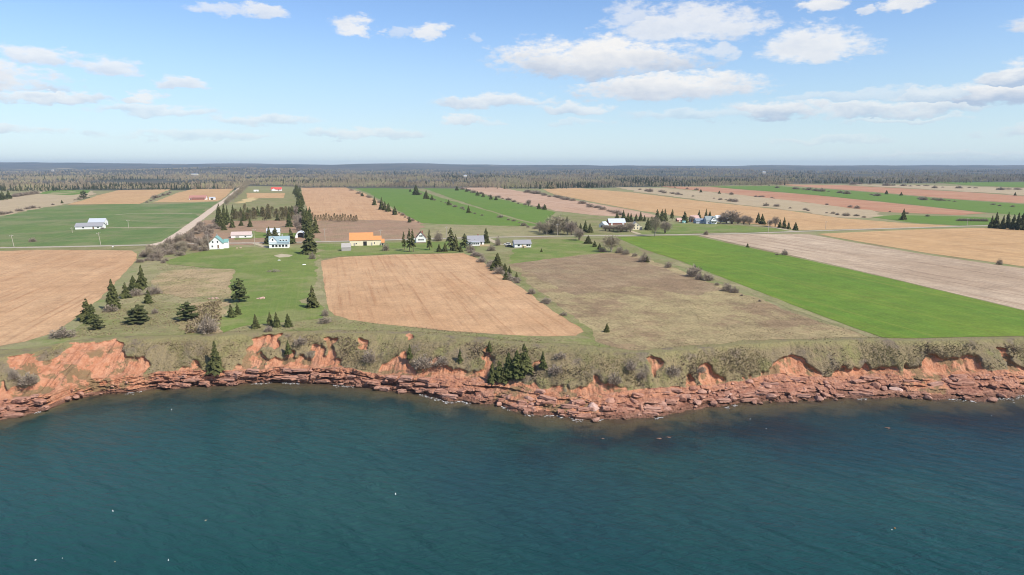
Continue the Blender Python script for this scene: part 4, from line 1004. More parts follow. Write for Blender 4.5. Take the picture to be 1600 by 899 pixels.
# ------------------------------------------------------------------ far woods
def m_wood(c1, c2, c3):
    def fn(k):
        t = k.attr('tint'); c = k.mix(k.ss(t, 0, .55), c1, c2); c = k.mix(k.ss(t, .55, 1), c, c3); setp(k, c, .95)
    return fn
WOODS = material('wood conifers', m_wood((.022,.032,.018), (.045,.055,.026), (.08,.082,.036)))
WOODB = material('wood bare trees', m_wood((.22,.175,.12), (.36,.295,.20), (.36,.33,.18)))
def build_forest():
    rs = np.random.default_rng(21)
    def belt(n, y0, y1, size, um=.95, front=True):
        u = rs.uniform(-um, um, n); Y = np.sqrt(rs.uniform(y0*y0, y1*y1, n)); X = u*Y
        px, py, _ = proj(X, Y, hterr(X, Y))
        fy = np.interp(px, [0, 60, 140, 370, 382, 462, 470, 720, 790, 850, 1000, 1220, 1240, 1460, 1600], [299, 300, 297, 297, 290, 292, 294, 293.5, 296, 296, 292.5, 291, 287.5, 287, 285])
        k_ = py < fy-.2
        cl_ = fbm(X/260., Y/520., 0, 3, 81)          # clearings
        k_ &= ~((cl_ > .42) & (Y > 1700))
        return X[k_], Y[k_], np.full(k_.sum(), size)
    B = [belt(26000, 1150, 2100, 1.0), belt(17000, 2100, 3600, 1.25), belt(11000, 3600, 7000, 1.9)]
    X = np.concatenate([b[0] for b in B]); Y = np.concatenate([b[1] for b in B]); S = np.concatenate([b[2] for b in B])
    Z = hterr(X, Y); n = len(X)
    px, py, _ = proj(X, Y, Z)
    cl = fbm(X/190., Y/420., 0, 3, 82)
    pe = .06 + .85*cl + .25*((px > 690) & (px < 860)) + .35*((px > 1480) & (Y < 2600)) + .12*(px > 860)*(px<1000)
    ev = rs.random(n) < np.clip(pe, .05, .85)
    H = np.where(ev, rs.uniform(6.5, 15.5, n), rs.uniform(7, 14, n))*(.9+.22*fbm(X/70., Y/120., 0, 2, 84))*np.where(S > 1, .95*S**.35, 1); W = np.where(ev, rs.uniform(.22, .34, n), rs.uniform(.36, .58, n))*H*S**.8
    def proto_s(seed):
        r_ = np.random.default_rng(seed); T = []
        for j in range(4):
            z0 = .04+.21*j; z1 = z0+.40-.02*j; R0 = .5*(1-.20*j); a0 = r_.random()*6
            if j == 3: z1 = 1.0
            for b in range(6):
                a, a2 = a0+b*1.047, a0+(b+1)*1.047; q, q2 = R0*r_.uniform(.7, 1.15), R0*r_.uniform(.7, 1.15)
                T.append([(math.cos(a)*q, math.sin(a)*q, z0+r_.uniform(-.03, .03)), (math.cos(a2)*q2, math.sin(a2)*q2, z0+r_.uniform(-.03, .03)), (0, 0, z1)])
        return np.array(T)
    def proto_b(seed):
        r_ = np.random.default_rng(seed); T = []
        for j in range(24):
            a = r_.random()*6.28; f = r_.random(); rr = .42*math.sin(math.pi*min(1, .25+f*.72))*r_.random()**.4
            c = np.array([math.cos(a)*rr, math.sin(a)*rr, .22+.55*f]); b = r_.random()*6.28; wd = r_.uniform(.06, .16)
            T.append([c+np.array([-math.cos(b)*wd, -math.sin(b)*wd, 0]), c+np.array([math.cos(b)*wd, math.sin(b)*wd, r_.uniform(-.05, .05)]), c+np.array([math.cos(a)*.06, math.sin(a)*.06, r_.uniform(.15, .32)])])
        T.append([(-.03, 0, 0), (.03, 0, 0), (0, 0, .6)]); T.append([(0, -.03, 0), (0, .03, 0), (0, 0, .6)])
        return np.array(T)
    out = []
    for which, mk, mat in ((True, proto_s, 0), (False, proto_b, 1)):
        for v in range(4):
            idx = np.nonzero(ev == which)[0][v::4]; Tm = mk(100+v).reshape(-1, 3)
            a = rs.random(len(idx))*6.28; c, s = np.cos(a)[:, None], np.sin(a)[:, None]
            vx = (Tm[None, :, 0]*c - Tm[None, :, 1]*s)*W[idx][:, None] + X[idx][:, None]
            vy = (Tm[None, :, 0]*s + Tm[None, :, 1]*c)*W[idx][:, None] + Y[idx][:, None]
            vz = Tm[None, :, 2]*H[idx][:, None] + Z[idx][:, None] - .3
            tint = np.clip(rs.random(len(idx))*.7 + .15 + .45*fbm(X[idx]/90., Y[idx]/160., 0, 2, 83), 0, 1)[:, None]*np.ones((1, len(Tm)))
            out.append((np.stack([vx, vy, vz], -1).reshape(-1, 3), tint.ravel(), mat))
    V = np.concatenate([o[0] for o in out]); t = np.concatenate([o[1] for o in out]); mi = np.concatenate([np.full(len(o[0])//3, o[2]) for o in out])
    stuff('forest', np_mesh('forest', V, np.arange(len(V)).reshape(-1, 3), [WOODS, WOODB], False, {'tint': t}, mi), 'far mixed wood of dark conifers and grey bare trees below the horizon', 'forest')
    print('forest tris', len(V)//3)
build_forest()
print('trees', NTREE[0])
# ------------------------------------------------------------------ building materials
def m_paint(c, rough=.6, ribs=0, dirt=.25):
    def fn(k):
        P = k.obj(); n = k.noise(P, .7, 5, .65); f = k.noise(P, 6.0, 3, .6)
        col = k.mix(k.math('MULTIPLY', k.ss(n, .5, .75), dirt), c, tuple(v*.65 for v in c))
        col = k.mix(k.math('MULTIPLY', k.ss(f, .5, .7), dirt*.5), col, tuple(v*.75 for v in c))
        setp(k, col, rough)
    return fn
WHITE = material('white painted siding', m_paint((.78,.78,.76)))
CREAM = material('cream painted boards', m_paint((.74,.66,.48)))
GREYW = material('weathered grey shingle', m_paint((.36,.34,.32), .9, 0, .6))
TEALR = material('teal metal roof', m_paint((.17,.33,.30), .45))
BLUET = material('pale teal blue roof', m_paint((.26,.35,.38), .5))
ORANGE = material('orange metal roof', m_paint((.60,.255,.10), .6, 0, .4))
BARNR = material('rusty red roof', m_paint((.36,.18,.15), .7, 0, .6))
PALEPINK = material('faded pale pink roof', m_paint((.50,.40,.365), .7, 0, .5))
GREYR = material('grey asphalt shingles', m_paint((.27,.27,.29), .85))
SLATE = material('pale blue grey roof', m_paint((.42,.45,.50), .7))
PINKR = material('faded pink metal roof', m_paint((.52,.35,.31), .6, 0, .5))
REDR = material('red metal roof', m_paint((.58,.10,.08), .5))
BROWNR = material('red brown shingles', m_paint((.20,.105,.08), .85))
SILVER = material('silver metal roof', m_paint((.50,.54,.58), .5, 0, .5))
GREYTEAL = material('grey teal shingles', m_paint((.23,.27,.275), .7))
BLUER = material('blue metal roof', m_paint((.20,.235,.28), .7))
REDW = material('faded red boards', m_paint((.30,.13,.10), .9, 0, .4))
TANW = material('tan deck boards', m_paint((.50,.38,.24), .85))
DARKP = material('dark opening', m_paint((.025,.026,.028), .5))
GLASS = material('dark window glass', lambda k: setp(k, (.018,.022,.028), .08, Specular_IOR_Level=.5))
DOORM = material('brown door', m_paint((.20,.13,.08)))
BLACKM = material('dark metal', m_paint((.05,.05,.055), .5))
POLEM = material('grey weathered pole', m_paint((.42,.37,.31), .9))

def box_bm(bm, x0, x1, y0, y1, z0, z1):
    v = [bm.verts.new(p) for p in ((x0,y0,z0),(x1,y0,z0),(x1,y1,z0),(x0,y1,z0),(x0,y0,z1),(x1,y0,z1),(x1,y1,z1),(x0,y1,z1))]
    for f in ((3,2,1,0),(4,5,6,7),(0,1,5,4),(1,2,6,5),(2,3,7,6),(3,0,4,7)): bm.faces.new([v[i] for i in f])
def part_bm(name, bm, mat, parent):
    me = bpy.data.meshes.new(name); bm.normal_update(); bm.to_mesh(me); bm.free(); me.materials.append(mat)
    return link(name, me, parent)
def part_box(name, ext_, mat, parent):
    bm = bmesh.new(); box_bm(bm, *ext_); return part_bm(name, bm, mat, parent)
def prism(bm, prof, axis, a0, a1):
    """extrude a profile (list of (u, z)) along axis 'x' or 'y'"""
    P = (lambda u, z, a: (a, u, z)) if axis == 'x' else (lambda u, z, a: (u, a, z))
    A = [bm.verts.new(P(u, z, a0)) for u, z in prof]; B = [bm.verts.new(P(u, z, a1)) for u, z in prof]
    bm.faces.new(A); bm.faces.new(B[::-1]); n = len(prof)
    for i in range(n): bm.faces.new((A[i], B[i], B[(i+1) % n], A[(i+1) % n]))
def wing(root, x0, x1, y0, y1, wall, rise, ridge, wm, rm, over=.35, z0=-.4, wname='wall', rname='roof'):
    """one gabled wing: a wall body and two roof slopes; ridge along 'x' or 'y'"""
    c0, c1 = (y0, y1) if ridge == 'x' else (x0, x1); mid = (c0+c1)/2
    e0, e1 = (x0, x1) if ridge == 'x' else (y0, y1)
    bm = bmesh.new(); prism(bm, [(c0, z0), (c1, z0), (c1, wall), (mid, wall+rise), (c0, wall)], ridge, e0, e1)
    bmesh.ops.recalc_face_normals(bm, faces=bm.faces); W = part_bm(wname, bm, wm, root)
    bm = bmesh.new(); sl_ = rise/(mid-c0); t = .16
    prism(bm, [(c0-over, wall-over*sl_+.02), (mid, wall+rise+.02), (c1+over, wall-over*sl_+.02), (c1+over, wall-over*sl_+.02+t), (mid, wall+rise+.02+t*1.25), (c0-over, wall-over*sl_+.02+t)], ridge, e0-over, e1+over)
    bmesh.ops.recalc_face_normals(bm, faces=bm.faces); Rf = part_bm(rname, bm, rm, root)
    return W, Rf
def opening(root, face, at, u, z, w_, h, name='window', mat=None, frame=None):
    """window or door on a wall plane: face 'f' (y=at, looking -y), 'r' (x=at, looking +x), 'l'"""
    d = .05
    def bx(u0, u1, z0_, z1, o0, o1):
        if face == 'f': return (u0, u1, at-o1, at-o0, z0_, z1)
        if face == 'r': return (at+o0, at+o1, u0, u1, z0_, z1)
        return (at-o1, at-o0, u0, u1, z0_, z1)
    if name == 'window':
        f = part_box('window', bx(u-w_/2-.08, u+w_/2+.08, z-.08, z+h+.08, 0, d), frame or WHITE, root)
        part_box('pane', bx(u-w_/2, u+w_/2, z, z+h, d, d+.02), GLASS, f)
        return f
    f = part_box(name, bx(u-w_/2, u+w_/2, z, z+h, 0, d+.02), mat or DOORM, root)
    if name == 'door' and w_ < 1.5:
        part_box('handle', bx(u+w_*.32, u+w_*.32+.1, z+h*.45, z+h*.45+.12, d+.02, d+.09), BLACKM, f)
    return f
def house(name, label, cat, px, py, rot=15):
    X, Y, Z = ground_at(px, py)
    r = thing(name, label, cat, (X, Y, Z), R(rot)); return r
def rate(py): 
    X, Y, Z = ground_at(800, py); return FPX/(Y*CP - (Z-CAM_Z)*SP)

# white house, teal roof, gable toward the sea
h = house('gabled_house', 'small white gabled house with green teal roof at the left of the hamlet', 'house', 338, 390)
wing(h, -3.9, 3.9, 0, 8.5, 3.8, 3.9, 'y', WHITE, TEALR); wing(h, 3.92, 6.4, 4.0, 8.0, 3.9, 1.6, 'x', WHITE, TEALR, .2, -.4, 'side_wall', 'side_roof')
for u, z, w_, hh in ((-1.7, 4.0, .75, 1.1), (1.0, 4.0, .75, 1.1), (-2.1, 1.4, .8, 1.0)): opening(h, 'f', 0, u, z, w_, hh)
opening(h, 'f', 0, 1.2, .7, .9, 1.9, 'door'); part_box('chimney', (-.4, .4, 5.2, 6.0, 7.2, 8.9), GREYW, h); part_box('step', (.4, 2.0, -1.0, -.06, -.3, .5), GREYW, h)
# long shed behind the road
h = house('long_shed', 'long low white shed with faded pink roof behind the road', 'shed', 377, 372)
wing(h, -6.7, 6.7, 0, 8, 1.9, 2.0, 'x', WHITE, PALEPINK, .3)
opening(h, 'f', 0, -2.5, -.2, 2.4, 1.8, 'door', GREYW); opening(h, 'f', 0, 2.8, .5, 1.0, .8)
# main white house with glazed porch
h = house('farmhouse', 'white farmhouse with pale teal roof and a row of porch windows', 'house', 436, 388)
wing(h, -5.8, 6.0, 2.2, 10, 3.6, 3.1, 'x', WHITE, BLUET); wing(h, -5.9, -1.3, 1.9, 6.0, 4.5, 2.5, 'y', WHITE, BLUET, .3, -.4, 'gable_wall', 'gable_roof')
part_box('porch', (-5.7, 5.9, 0, 1.85, -.4, 2.5), WHITE, h); part_box('porch_roof', (-5.95, 6.2, -.3, 2.1, 2.52, 2.75), BLUET, h)
for i in range(5): opening(h, 'f', 0, -3.4+i*1.95, .75, 1.25, 1.35)
opening(h, 'f', 1.9, -3.6, 4.4, .8, 1.2)
for u in (1.0, 2.7, 4.4):
    d_ = part_box('dormer', (u-.6, u+.6, 2.6, 5.2, 3.9, 5.1), WHITE, h); part_box('dormer_window', (u-.4, u+.4, 2.52, 2.598, 4.2, 4.9), GLASS, d_)
part_box('chimney', (1.6, 2.3, 5.9, 6.6, 6.2, 8.0), GREYW, h); opening(h, 'r', 6.0, 6, 1.2, 1.0, 1.3)
# two white outbuildings beyond the road
h = house('garage', 'white garage half hidden by spruces behind the teal roofed farmhouse', 'garage', 427, 369)
wing(h, -4.5, 4.5, 0, 7, 2.8, 2.2, 'x', WHITE, SILVER); opening(h, 'f', 0, 1.5, -.1, 2.6, 2.2, 'door', GREYW)
h = house('arch_garage', 'white round topped garage with a dark open front beyond the road', 'garage', 470, 372)
bm = bmesh.new(); prof = [(3.8*math.cos(a), 4.3*math.sin(a)) for a in np.linspace(0, math.pi, 15)]
inner = [(3.2*math.cos(a), 3.7*math.sin(a)) for a in np.linspace(math.pi, 0, 15)]
prism(bm, prof+inner, 'y', 0, 9); bmesh.ops.triangulate(bm, faces=[f for f in bm.faces if len(f.verts) > 4]); bmesh.ops.recalc_face_normals(bm, faces=bm.faces); part_bm('shell', bm, WHITE, h)
bm = bmesh.new(); prism(bm, inner, 'y', 6.8, 7.0); bmesh.ops.recalc_face_normals(bm, faces=bm.faces); part_bm('back_wall', bm, GREYW, h)
part_box('front_panel', (-3.1, -1.9, .05, .25, 0, 2.4), WHITE, h); part_box('front_panel', (1.9, 3.1, .05, .25, 0, 2.4), WHITE, h)
# orange roofed barn
h = house('barn', 'long cream barn with bright orange roof and lower annex', 'barn', 565, 384.5, 11)
wing(h, -7.3, 7.2, 0, 10, 3.7, 4.1, 'x', CREAM, ORANGE, .3); wing(h, 7.22, 12.4, .4, 8.5, 3.5, 2.1, 'x', CREAM, ORANGE, .25, -.4, 'annex_wall', 'annex_roof')
part_box('shed_wall', (12.45, 14.2, -1.2, 4.5, -.4, 1.9), CREAM, h)
bm = bmesh.new(); prism(bm, [(-1.6, 1.8), (4.9, 3.6), (4.9, 3.75), (-1.6, 1.95)], 'x', 12.45, 14.5); bmesh.ops.recalc_face_normals(bm, faces=bm.faces); part_bm('shed_roof', bm, ORANGE, h)
opening(h, 'f', 0, 2.2, -.1, 2.2, 2.9, 'barn_door', DARKP); opening(h, 'f', 0, -4.4, 0, .9, 1.9, 'door', GREYW); opening(h, 'f', 0, -3.2, 1.2, .7, .7); opening(h, 'f', 0, 6.3, .1, .9, 1.9, 'door', GREYW); opening(h, 'f', .4, 8.0, 1.0, .5, 1.2); opening(h, 'f', -1.2, 13.3, 0, .9, 1.4, 'door', DARKP)
# grey shingled shed
h = house('shingled_shed', 'little weathered grey shingled shed left of the orange roofed barn', 'shed', 541, 392.5, 11)
wing(h, -2.7, 2.7, 0, 5.5, 2.1, 2.2, 'x', GREYW, GREYW, .15); opening(h, 'l', -2.7, 2.5, 0, .9, 1.7, 'door', DARKP)
# steep white house
h = house('steep_gabled_house', 'steep gabled white house with red brown roof among tall spruces', 'house', 658, 380, 8)
wing(h, -3.2, 3.2, 0, 9, 3.3, 3.7, 'y', WHITE, BROWNR, .3); part_box('porch', (-8.0, -3.3, 1.5, 5, -.4, 2.2), WHITE, h); part_box('porch_roof', (-8.3, -3.2, 1.2, 5.3, 2.22, 2.45), WHITE, h)
for u in (-.6, .6): opening(h, 'f', 0, u, 4.1, .8, 1.1)
for u in (-1.3, 0, 1.3): opening(h, 'f', 0, u, 1.7, .85, 1.0)
part_box('foundation', (-3.1, 3.1, -.03, 1, -.5, .45), BROWNR, h); opening(h, 'f', 1.5, -6.6, .7, 1.2, 1.0); opening(h, 'f', 1.5, -4.6, .7, 1.2, 1.0); part_box('chimney', (.7, 1.4, 5, 5.7, 5.8, 7.7), REDW, h)
# grey roofed house with sunroom and deck
h = house('sunroom_house', 'grey roofed white house with front sunroom and tan deck', 'house', 744, 385, 9)
wing(h, -5.2, 5.2, 1.5, 10.5, 2.7, 3.3, 'x', WHITE, GREYR); part_box('sunroom', (-2.9, 2.2, -.6, 1.45, .3, 2.7), WHITE, h); part_box('sunroom_roof', (-3.1, 2.4, -.9, 2.1, 2.72, 2.9), SLATE, h)
for u in (-2.1, -.9, .35, 1.5): opening(h, 'f', -.6, u, 1.2, .85, 1.05)
part_box('deck', (2.3, 8.4, -1.6, 1.4, .05, .4), TANW, h); part_box('railing', (2.3, 8.4, -1.65, -1.55, .42, 1.2), TANW, h)
opening(h, 'f', 1.5, 3.4, .5, .9, 1.9, 'door', DARKP); opening(h, 'f', 1.5, -4.1, 1.0, 1.0, 1.0); part_box('chimney', (1.5, 2.3, 6.2, 7.0, 5.4, 7.0), REDW, h)
for u in (-3.7, -.6):
    d_ = part_box('skylight', (u-.45, u+.45, 3.1, 3.9, 3.55, 4.25), GREYR, h); part_box('skylight_pane', (u-.35, u+.35, 3.02, 3.098, 3.62, 4.15), GLASS, d_)
# white bungalow
h = house('bungalow', 'small white bungalow with grey roof and tan front door panel', 'house', 817, 387.5, 8)
wing(h, -5.2, 5.2, 0, 8, 2.5, 1.9, 'x', WHITE, GREYR, .4)
opening(h, 'f', 0, -2.6, 1.0, 1.3, 1.1); opening(h, 'f', 0, 2.9, 1.0, 1.3, 1.1); opening(h, 'f', 0, -.2, 0, 1.0, 2.0, 'door', TANW); part_box('porch_screen', (.5, 2.0, -1.2, -.1, -.1, 1.3), TANW, h); opening(h, 'f', 0, 4.3, 1.0, .8, 1.0); part_box('foundation', (-5.1, 5.1, -.04, 1, -.5, .35), GREYW, h)
# left pasture: white bungalow and barn
h = house('long_bungalow', 'long low white bungalow with grey roof alone in the left pasture', 'house', 139, 358.5, 14)
wing(h, -9.8, 9.6, 0, 9, 2.3, 2.4, 'x', WHITE, GREYR, .4); opening(h, 'f', 0, 3.2, 0, 1.1, 2.0, 'door'); opening(h, 'f', 0, -4, .9, 1.3, 1.0); opening(h, 'f', 0, 6.6, .9, 1.3, 1.0)
h = house('white_barn', 'taller white barn with pale blue grey roof behind the long bungalow', 'barn', 150.5, 353.5, 14)
wing(h, -6.0, 6.2, 0, 10, 3.2, 2.8, 'x', WHITE, SLATE, .3); opening(h, 'r', 6.2, 5, -.1, 2.4, 2.4, 'barn_door', GREYW)
# silver barn farm
h = house('silver_barn', 'long barn with silver metal roof behind grey thickets', 'barn', 964.5, 352.5, 6)
wing(h, -7.2, 7.2, 0, 9, 2.3, 3.1, 'x', REDW, SILVER, .3); opening(h, 'f', 0, 5.2, 0, 1.8, 1.9, 'barn_door', WHITE); opening(h, 'f', 0, -4.8, 0, 1.4, 1.9, 'door', WHITE)
h = house('silver_shed', 'low silver roofed shed at the left end of the silver barn', 'shed', 948, 356, 48)
wing(h, -2.6, 2.6, 0, 6, 2.1, 2.6, 'x', WHITE, SILVER, .3); opening(h, 'l', -2.6, 3, 0, 2.2, 1.8, 'barn_door', DARKP)
h = house('cream_house', 'old cream house half hidden by bare trees beside the silver barn', 'house', 994, 359.5, 4)
wing(h, -3.0, 3.0, 0, 6.5, 3.6, 2.5, 'y', CREAM, GREYW, .25); part_box('porch', (3.05, 5.2, 1, 5, -.3, 2.3), CREAM, h)
for u, z in ((-1.5, 3.0), (1.2, 3.0), (-1.5, .8), (1.2, .8)): opening(h, 'f', 0, u, z, .8, 1.1)
# right farmyard
h = house('metal_roofed_shed', 'low shed with grey blue metal roof in the right farmyard', 'shed', 1096, 349.5, 4)
wing(h, -4.8, 4.8, 0, 8, 2.0, 2.1, 'x', SLATE, BLUER, .3); opening(h, 'f', 0, 2.3, 0, 2.2, 1.7, 'barn_door', WHITE)
h = house('pink_roofed_barn', 'barn with faded pink red roof behind the grey blue roofed shed', 'barn', 1086, 347, 4)
wing(h, -3.2, 4.2, 0, 8, 2.6, 2.9, 'x', REDW, PINKR, .3); opening(h, 'l', -3.2, 4, 0, 2.4, 2.2, 'barn_door', WHITE)
h = house('white_gabled_farmhouse', 'grey roofed farmhouse with a white front gable in the right farmyard', 'house', 1112, 350.5, 4)
wing(h, -4.6, 4.6, 1.0, 9, 3.2, 3.4, 'x', SLATE, GREYTEAL, .3); wing(h, -.6, 4.4, 0, 5, 3.6, 2.6, 'y', WHITE, GREYTEAL, .3, -.4, 'gable_wall', 'gable_roof')
opening(h, 'f', 0, 1.9, 3.8, 1.0, .9); opening(h, 'f', 0, 1.0, .9, .9, 1.1); opening(h, 'f', 0, 3.0, .9, .9, 1.1); opening(h, 'f', 1.0, -2.4, .9, .9, 1.1); part_box('porch_roof', (-.9, 4.7, -1.5, -.1, 2.5, 2.7), GREYTEAL, h)
h = house('white_house', 'white house just right of the white gabled farmhouse', 'house', 1123, 347, 4)
wing(h, -2.0, 2.6, 0, 7, 3.4, 2.2, 'x', WHITE, WHITE, .2); opening(h, 'f', 0, .5, .9, .9, 1.1)
h = house('white_shed', 'small white shed between the white farm buildings', 'shed', 1131.5, 347.5, 4)
wing(h, -1.4, 1.4, 0, 4, 1.8, 1.2, 'x', WHITE, GREYR, .2); opening(h, 'f', 0, 0, 0, .8, 1.6, 'door')
h = house('white_garage', 'rightmost white garage of the right farmyard', 'garage', 1140.5, 348, 4)
wing(h, -2.7, 2.7, 0, 6, 2.6, 1.7, 'x', WHITE, WHITE, .2); opening(h, 'f', 0, 0, -.1, 2.4, 2.0, 'door', GREYR)
h = house('teal_shed', 'tiny bright teal shed at the left of the right farmyard', 'shed', 1069, 349, 4)
wing(h, -1.5, 1.5, 0, 2.5, 1.2, .7, 'x', TEALR, TEALR, .1); opening(h, 'f', 0, 0, 0, .7, 1.0, 'door', WHITE)
h = house('red_roofed_shed', 'low shed with a faded red roof left of the farmyard cone spruce', 'shed', 1062, 346.5, 4)
wing(h, -2.3, 2.3, 0, 5, 1.4, 1.6, 'x', REDW, PINKR, .2); opening(h, 'f', 0, 0, 0, 1.4, 1.2, 'door', WHITE)
# inland farms
h = house('red_roofed_farmhouse', 'far white farmhouse with a bright red roof at the wood edge', 'house', 432, 298.5, 12)
wing(h, -10.5, 9.5, 0, 13, 3.0, 4.0, 'x', WHITE, REDR, .5); wing(h, -9, -1, -3, 3, 3.0, 2.4, 'y', WHITE, REDR, .4, -.4, 'gable_wall', 'gable_roof'); opening(h, 'f', 0, 4, .8, 2.4, 1.5)
h = house('field_shed', 'tiny white shed left of the far red roofed farmhouse', 'shed', 400, 299.5, 12)
wing(h, -4.4, 4.4, 0, 5, 2.0, 1.0, 'x', WHITE, WHITE, .2); opening(h, 'f', 0, 1.5, 0, 1.4, 1.6, 'door')
h = house('red_barn', 'long low barn with faded red roof and white ends on the left tan strip', 'barn', 309, 312.5, 12)
wing(h, -12.5, 12.0, 0, 10, 2.6, 3.8, 'x', WHITE, BARNR, .4); wing(h, -8, 10, -4, -.1, 1.9, 1.6, 'x', REDW, BROWNR, .2, -.4, 'lean_to_wall', 'lean_to_roof'); opening(h, 'f', 0, -10.6, 0, 1.4, 2, 'door')
h = house('white_garage', 'small white garage with dark door right of the long red barn', 'garage', 331, 312.5, 12)
wing(h, -3.8, 4.2, 0, 7, 2.8, 1.2, 'x', WHITE, SLATE, .3); opening(h, 'f', 0, .2, 0, 3.6, 2.3, 'door', DARKP)
for x, y, w_, lab in ((304, 276.5, 30, 'long pale far building in the woods beyond the left tan strips'), (82, 268.5, 16, 'tiny white far house in the woods at the left'), (727, 279.5, 14, 'tiny far house in the woods above the green strips'), (1194, 272, 20, 'far pale building in the woods at the right')):
    h = house('distant_house', lab, 'house', x, y, 0); wing(h, -w_/2, w_/2, 0, 9, 3 if y < 290 else 2.5, 3 if y < 290 else 2, 'x', CREAM if y < 290 else CREAM, SLATE if y < 290 else CREAM, .5); h.location.z += 9 if y < 290 else 0
    if y < 290: part_box('foundation', (-w_/2+.2, w_/2-.2, .2, 8.8, -14, -.42), GREYW, h)

# ------------------------------------------------------------------ parked car
def car(px, py, rz, body, label):
    r = thing('parked_car', label, 'car', ground_at(px, py), R(rz))
    bm = bmesh.new(); prism(bm, [(-2.2, .35), (2.2, .35), (2.25, .75), (1.9, .95), (1.0, 1.0), (-1.9, 1.0), (-2.25, .8)], 'y', -.85, .85)
    bm2 = bm; bmesh.ops.rotate(bm2, cent=(0,0,0), matrix=Matrix.Rotation(0, 3, 'Z'), verts=bm2.verts)
    for v in bm.verts: pass
    bmesh.ops.recalc_face_normals(bm, faces=bm.faces)
    me = bpy.data.meshes.new('body'); 
    for v in bm.verts: v.co = (v.co.y if False else v.co.x, v.co.y, v.co.z)
    bm.to_mesh(me); bm.free(); me.materials.append(body); o = link('body', me, r); o.rotation_euler.z = math.pi/2
    bm = bmesh.new(); prism(bm, [(-1.85, 1.01), (.95, 1.01), (.35, 1.5), (-1.5, 1.5)], 'y', -.75, .75); bmesh.ops.recalc_face_normals(bm, faces=bm.faces)
    me = bpy.data.meshes.new('cabin'); bm.to_mesh(me); bm.free(); me.materials.append(GLASS); o = link('cabin', me, r); o.rotation_euler.z = math.pi/2
    o = part_box('cabin_roof', (-1.4, .3, -.7, .7, 1.51, 1.56), body, r); o.rotation_euler.z = math.pi/2
    for sx_ in (-.82, .82):
        for sy_ in (-1.4, 1.4):
            bm = bmesh.new(); bmesh.ops.create_cone(bm, cap_ends=True, segments=12, radius1=.34, radius2=.34, depth=.22)
            wl = part_bm('wheel', bm, BLACKM, r); wl.rotation_euler = (0, math.pi/2, 0); wl.location = (sx_, sy_, .34)
            bm = bmesh.new(); bmesh.ops.create_cone(bm, cap_ends=True, segments=10, radius1=.18, radius2=.18, depth=.25); part_bm('hub', bm, SILVER, wl)
car(795, 386.5, 60, BLACKM, 'dark car parked left of the white bungalow')
car(792.5, 383.5, 75, WHITE, 'white car parked behind the dark one near the bungalow')

# ------------------------------------------------------------------ utility poles
def pole(px, yb, yt, label, lean=0):
    X, Y, Z = ground_at(px, yb); d = Y*CP-(Z-CAM_Z)*SP; H = (yb-yt)/FPX*d
    r = thing('utility_pole', label, 'pole', (X, Y, Z), R(15), 'utility poles'); r.rotation_euler.y = R(lean)
    v, q = tube([(0,0,-.3),(0,0,H*.5),(0,0,H)], [.17,.15,.12], 8); q.append(tuple(range(16, 24))); q = [f for f in q]
    link('post', np_mesh('post', v, [np.array(q[:-1]), np.array([q[-1]])], [POLEM]), r)
    part_box('crossarm', (-1.1, 1.1, -.17, -.02, H-.75, H-.6), POLEM, r).location.y = -.08
    for s_ in (-1.0, 1.0): part_box('insulator', (s_-.06, s_+.06, -.16, -.04, H-.595, H-.38), WHITE, r).location.y = -.08
for a in ((22, 386, 367, 'pole at the far left of the left pasture by the road', -6), (157.5, 383, 363, 'leaning pole between left tilled field and long bungalow', -5), (201, 357, 344, 'pole in the pasture right of the long bungalow'), (113, 364, 355.5, 'short pole left of the long bungalow'),
          (326, 388, 366, 'pole at the left side of the small gabled house'), (398, 384, 358, 'pole at the driveway between the two white houses'), (508, 377, 357, 'pole on the roadside left of the orange roofed barn'), (595, 376, 359, 'pole behind the right end of the orange roofed barn'), (871, 368, 350, 'pale pole in front of the wide birch clump'),
          (1072, 371, 335, 'pole on the roadside near the cone spruce farmyard') if False else (1200, 366, 343, 'tall pale pole on the roadside below the farmyard row'), (1290, 358, 346, 'pole against the orange tan field at the right'), (1511, 354, 341, 'pole at the right end of the road before the grove'), (698, 374, 354, 'pole behind the tall spruces by the grey roofed house'), (318, 352, 342, 'small pole on the right side of the gravel road')):
    pole(*a)
# mail box by the left road, low posts
r = thing('mailbox', 'white mailbox on a post beside the left road', 'mailbox', ground_at(176.5, 389), R(10)); part_box('post', (-.08, .08, -.08, .08, -.2, 1.1), POLEM, r); part_box('box', (-.35, .35, -.25, .25, 1.1, 1.6), WHITE, r)

# ------------------------------------------------------------------ stones, boulders and ledge blocks
def m_rock(k):
    P = k.pos(); r = k.rnd(); o = k.obj(); n = k.noise(P, .9, 5, .65); f = k.noise(P, 4.0, 4, .65)
    c = k.mix(k.ss(n, .35, .65), (.27,.125,.085), (.42,.225,.155)); c = k.mix(k.math('MULTIPLY', r, .55), c, (.43,.27,.215)); c = k.mix(k.math('MULTIPLY', k.ss(f, .5, .72), .5), c, (.17,.075,.055))
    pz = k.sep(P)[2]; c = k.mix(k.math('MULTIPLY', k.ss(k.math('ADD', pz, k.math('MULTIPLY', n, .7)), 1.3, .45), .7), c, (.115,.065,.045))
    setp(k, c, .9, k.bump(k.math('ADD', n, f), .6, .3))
ROCKM = material('red sandstone', m_rock)
PALEROCK = material('pinkish grey sandstone', lambda k: (lambda n: setp(k, k.mix(k.ss(n, .35, .65), (.40,.26,.215), (.50,.345,.29)), .9, k.bump(n, .5, .3)))(k.noise(k.pos(), 1.4, 5, .65)))
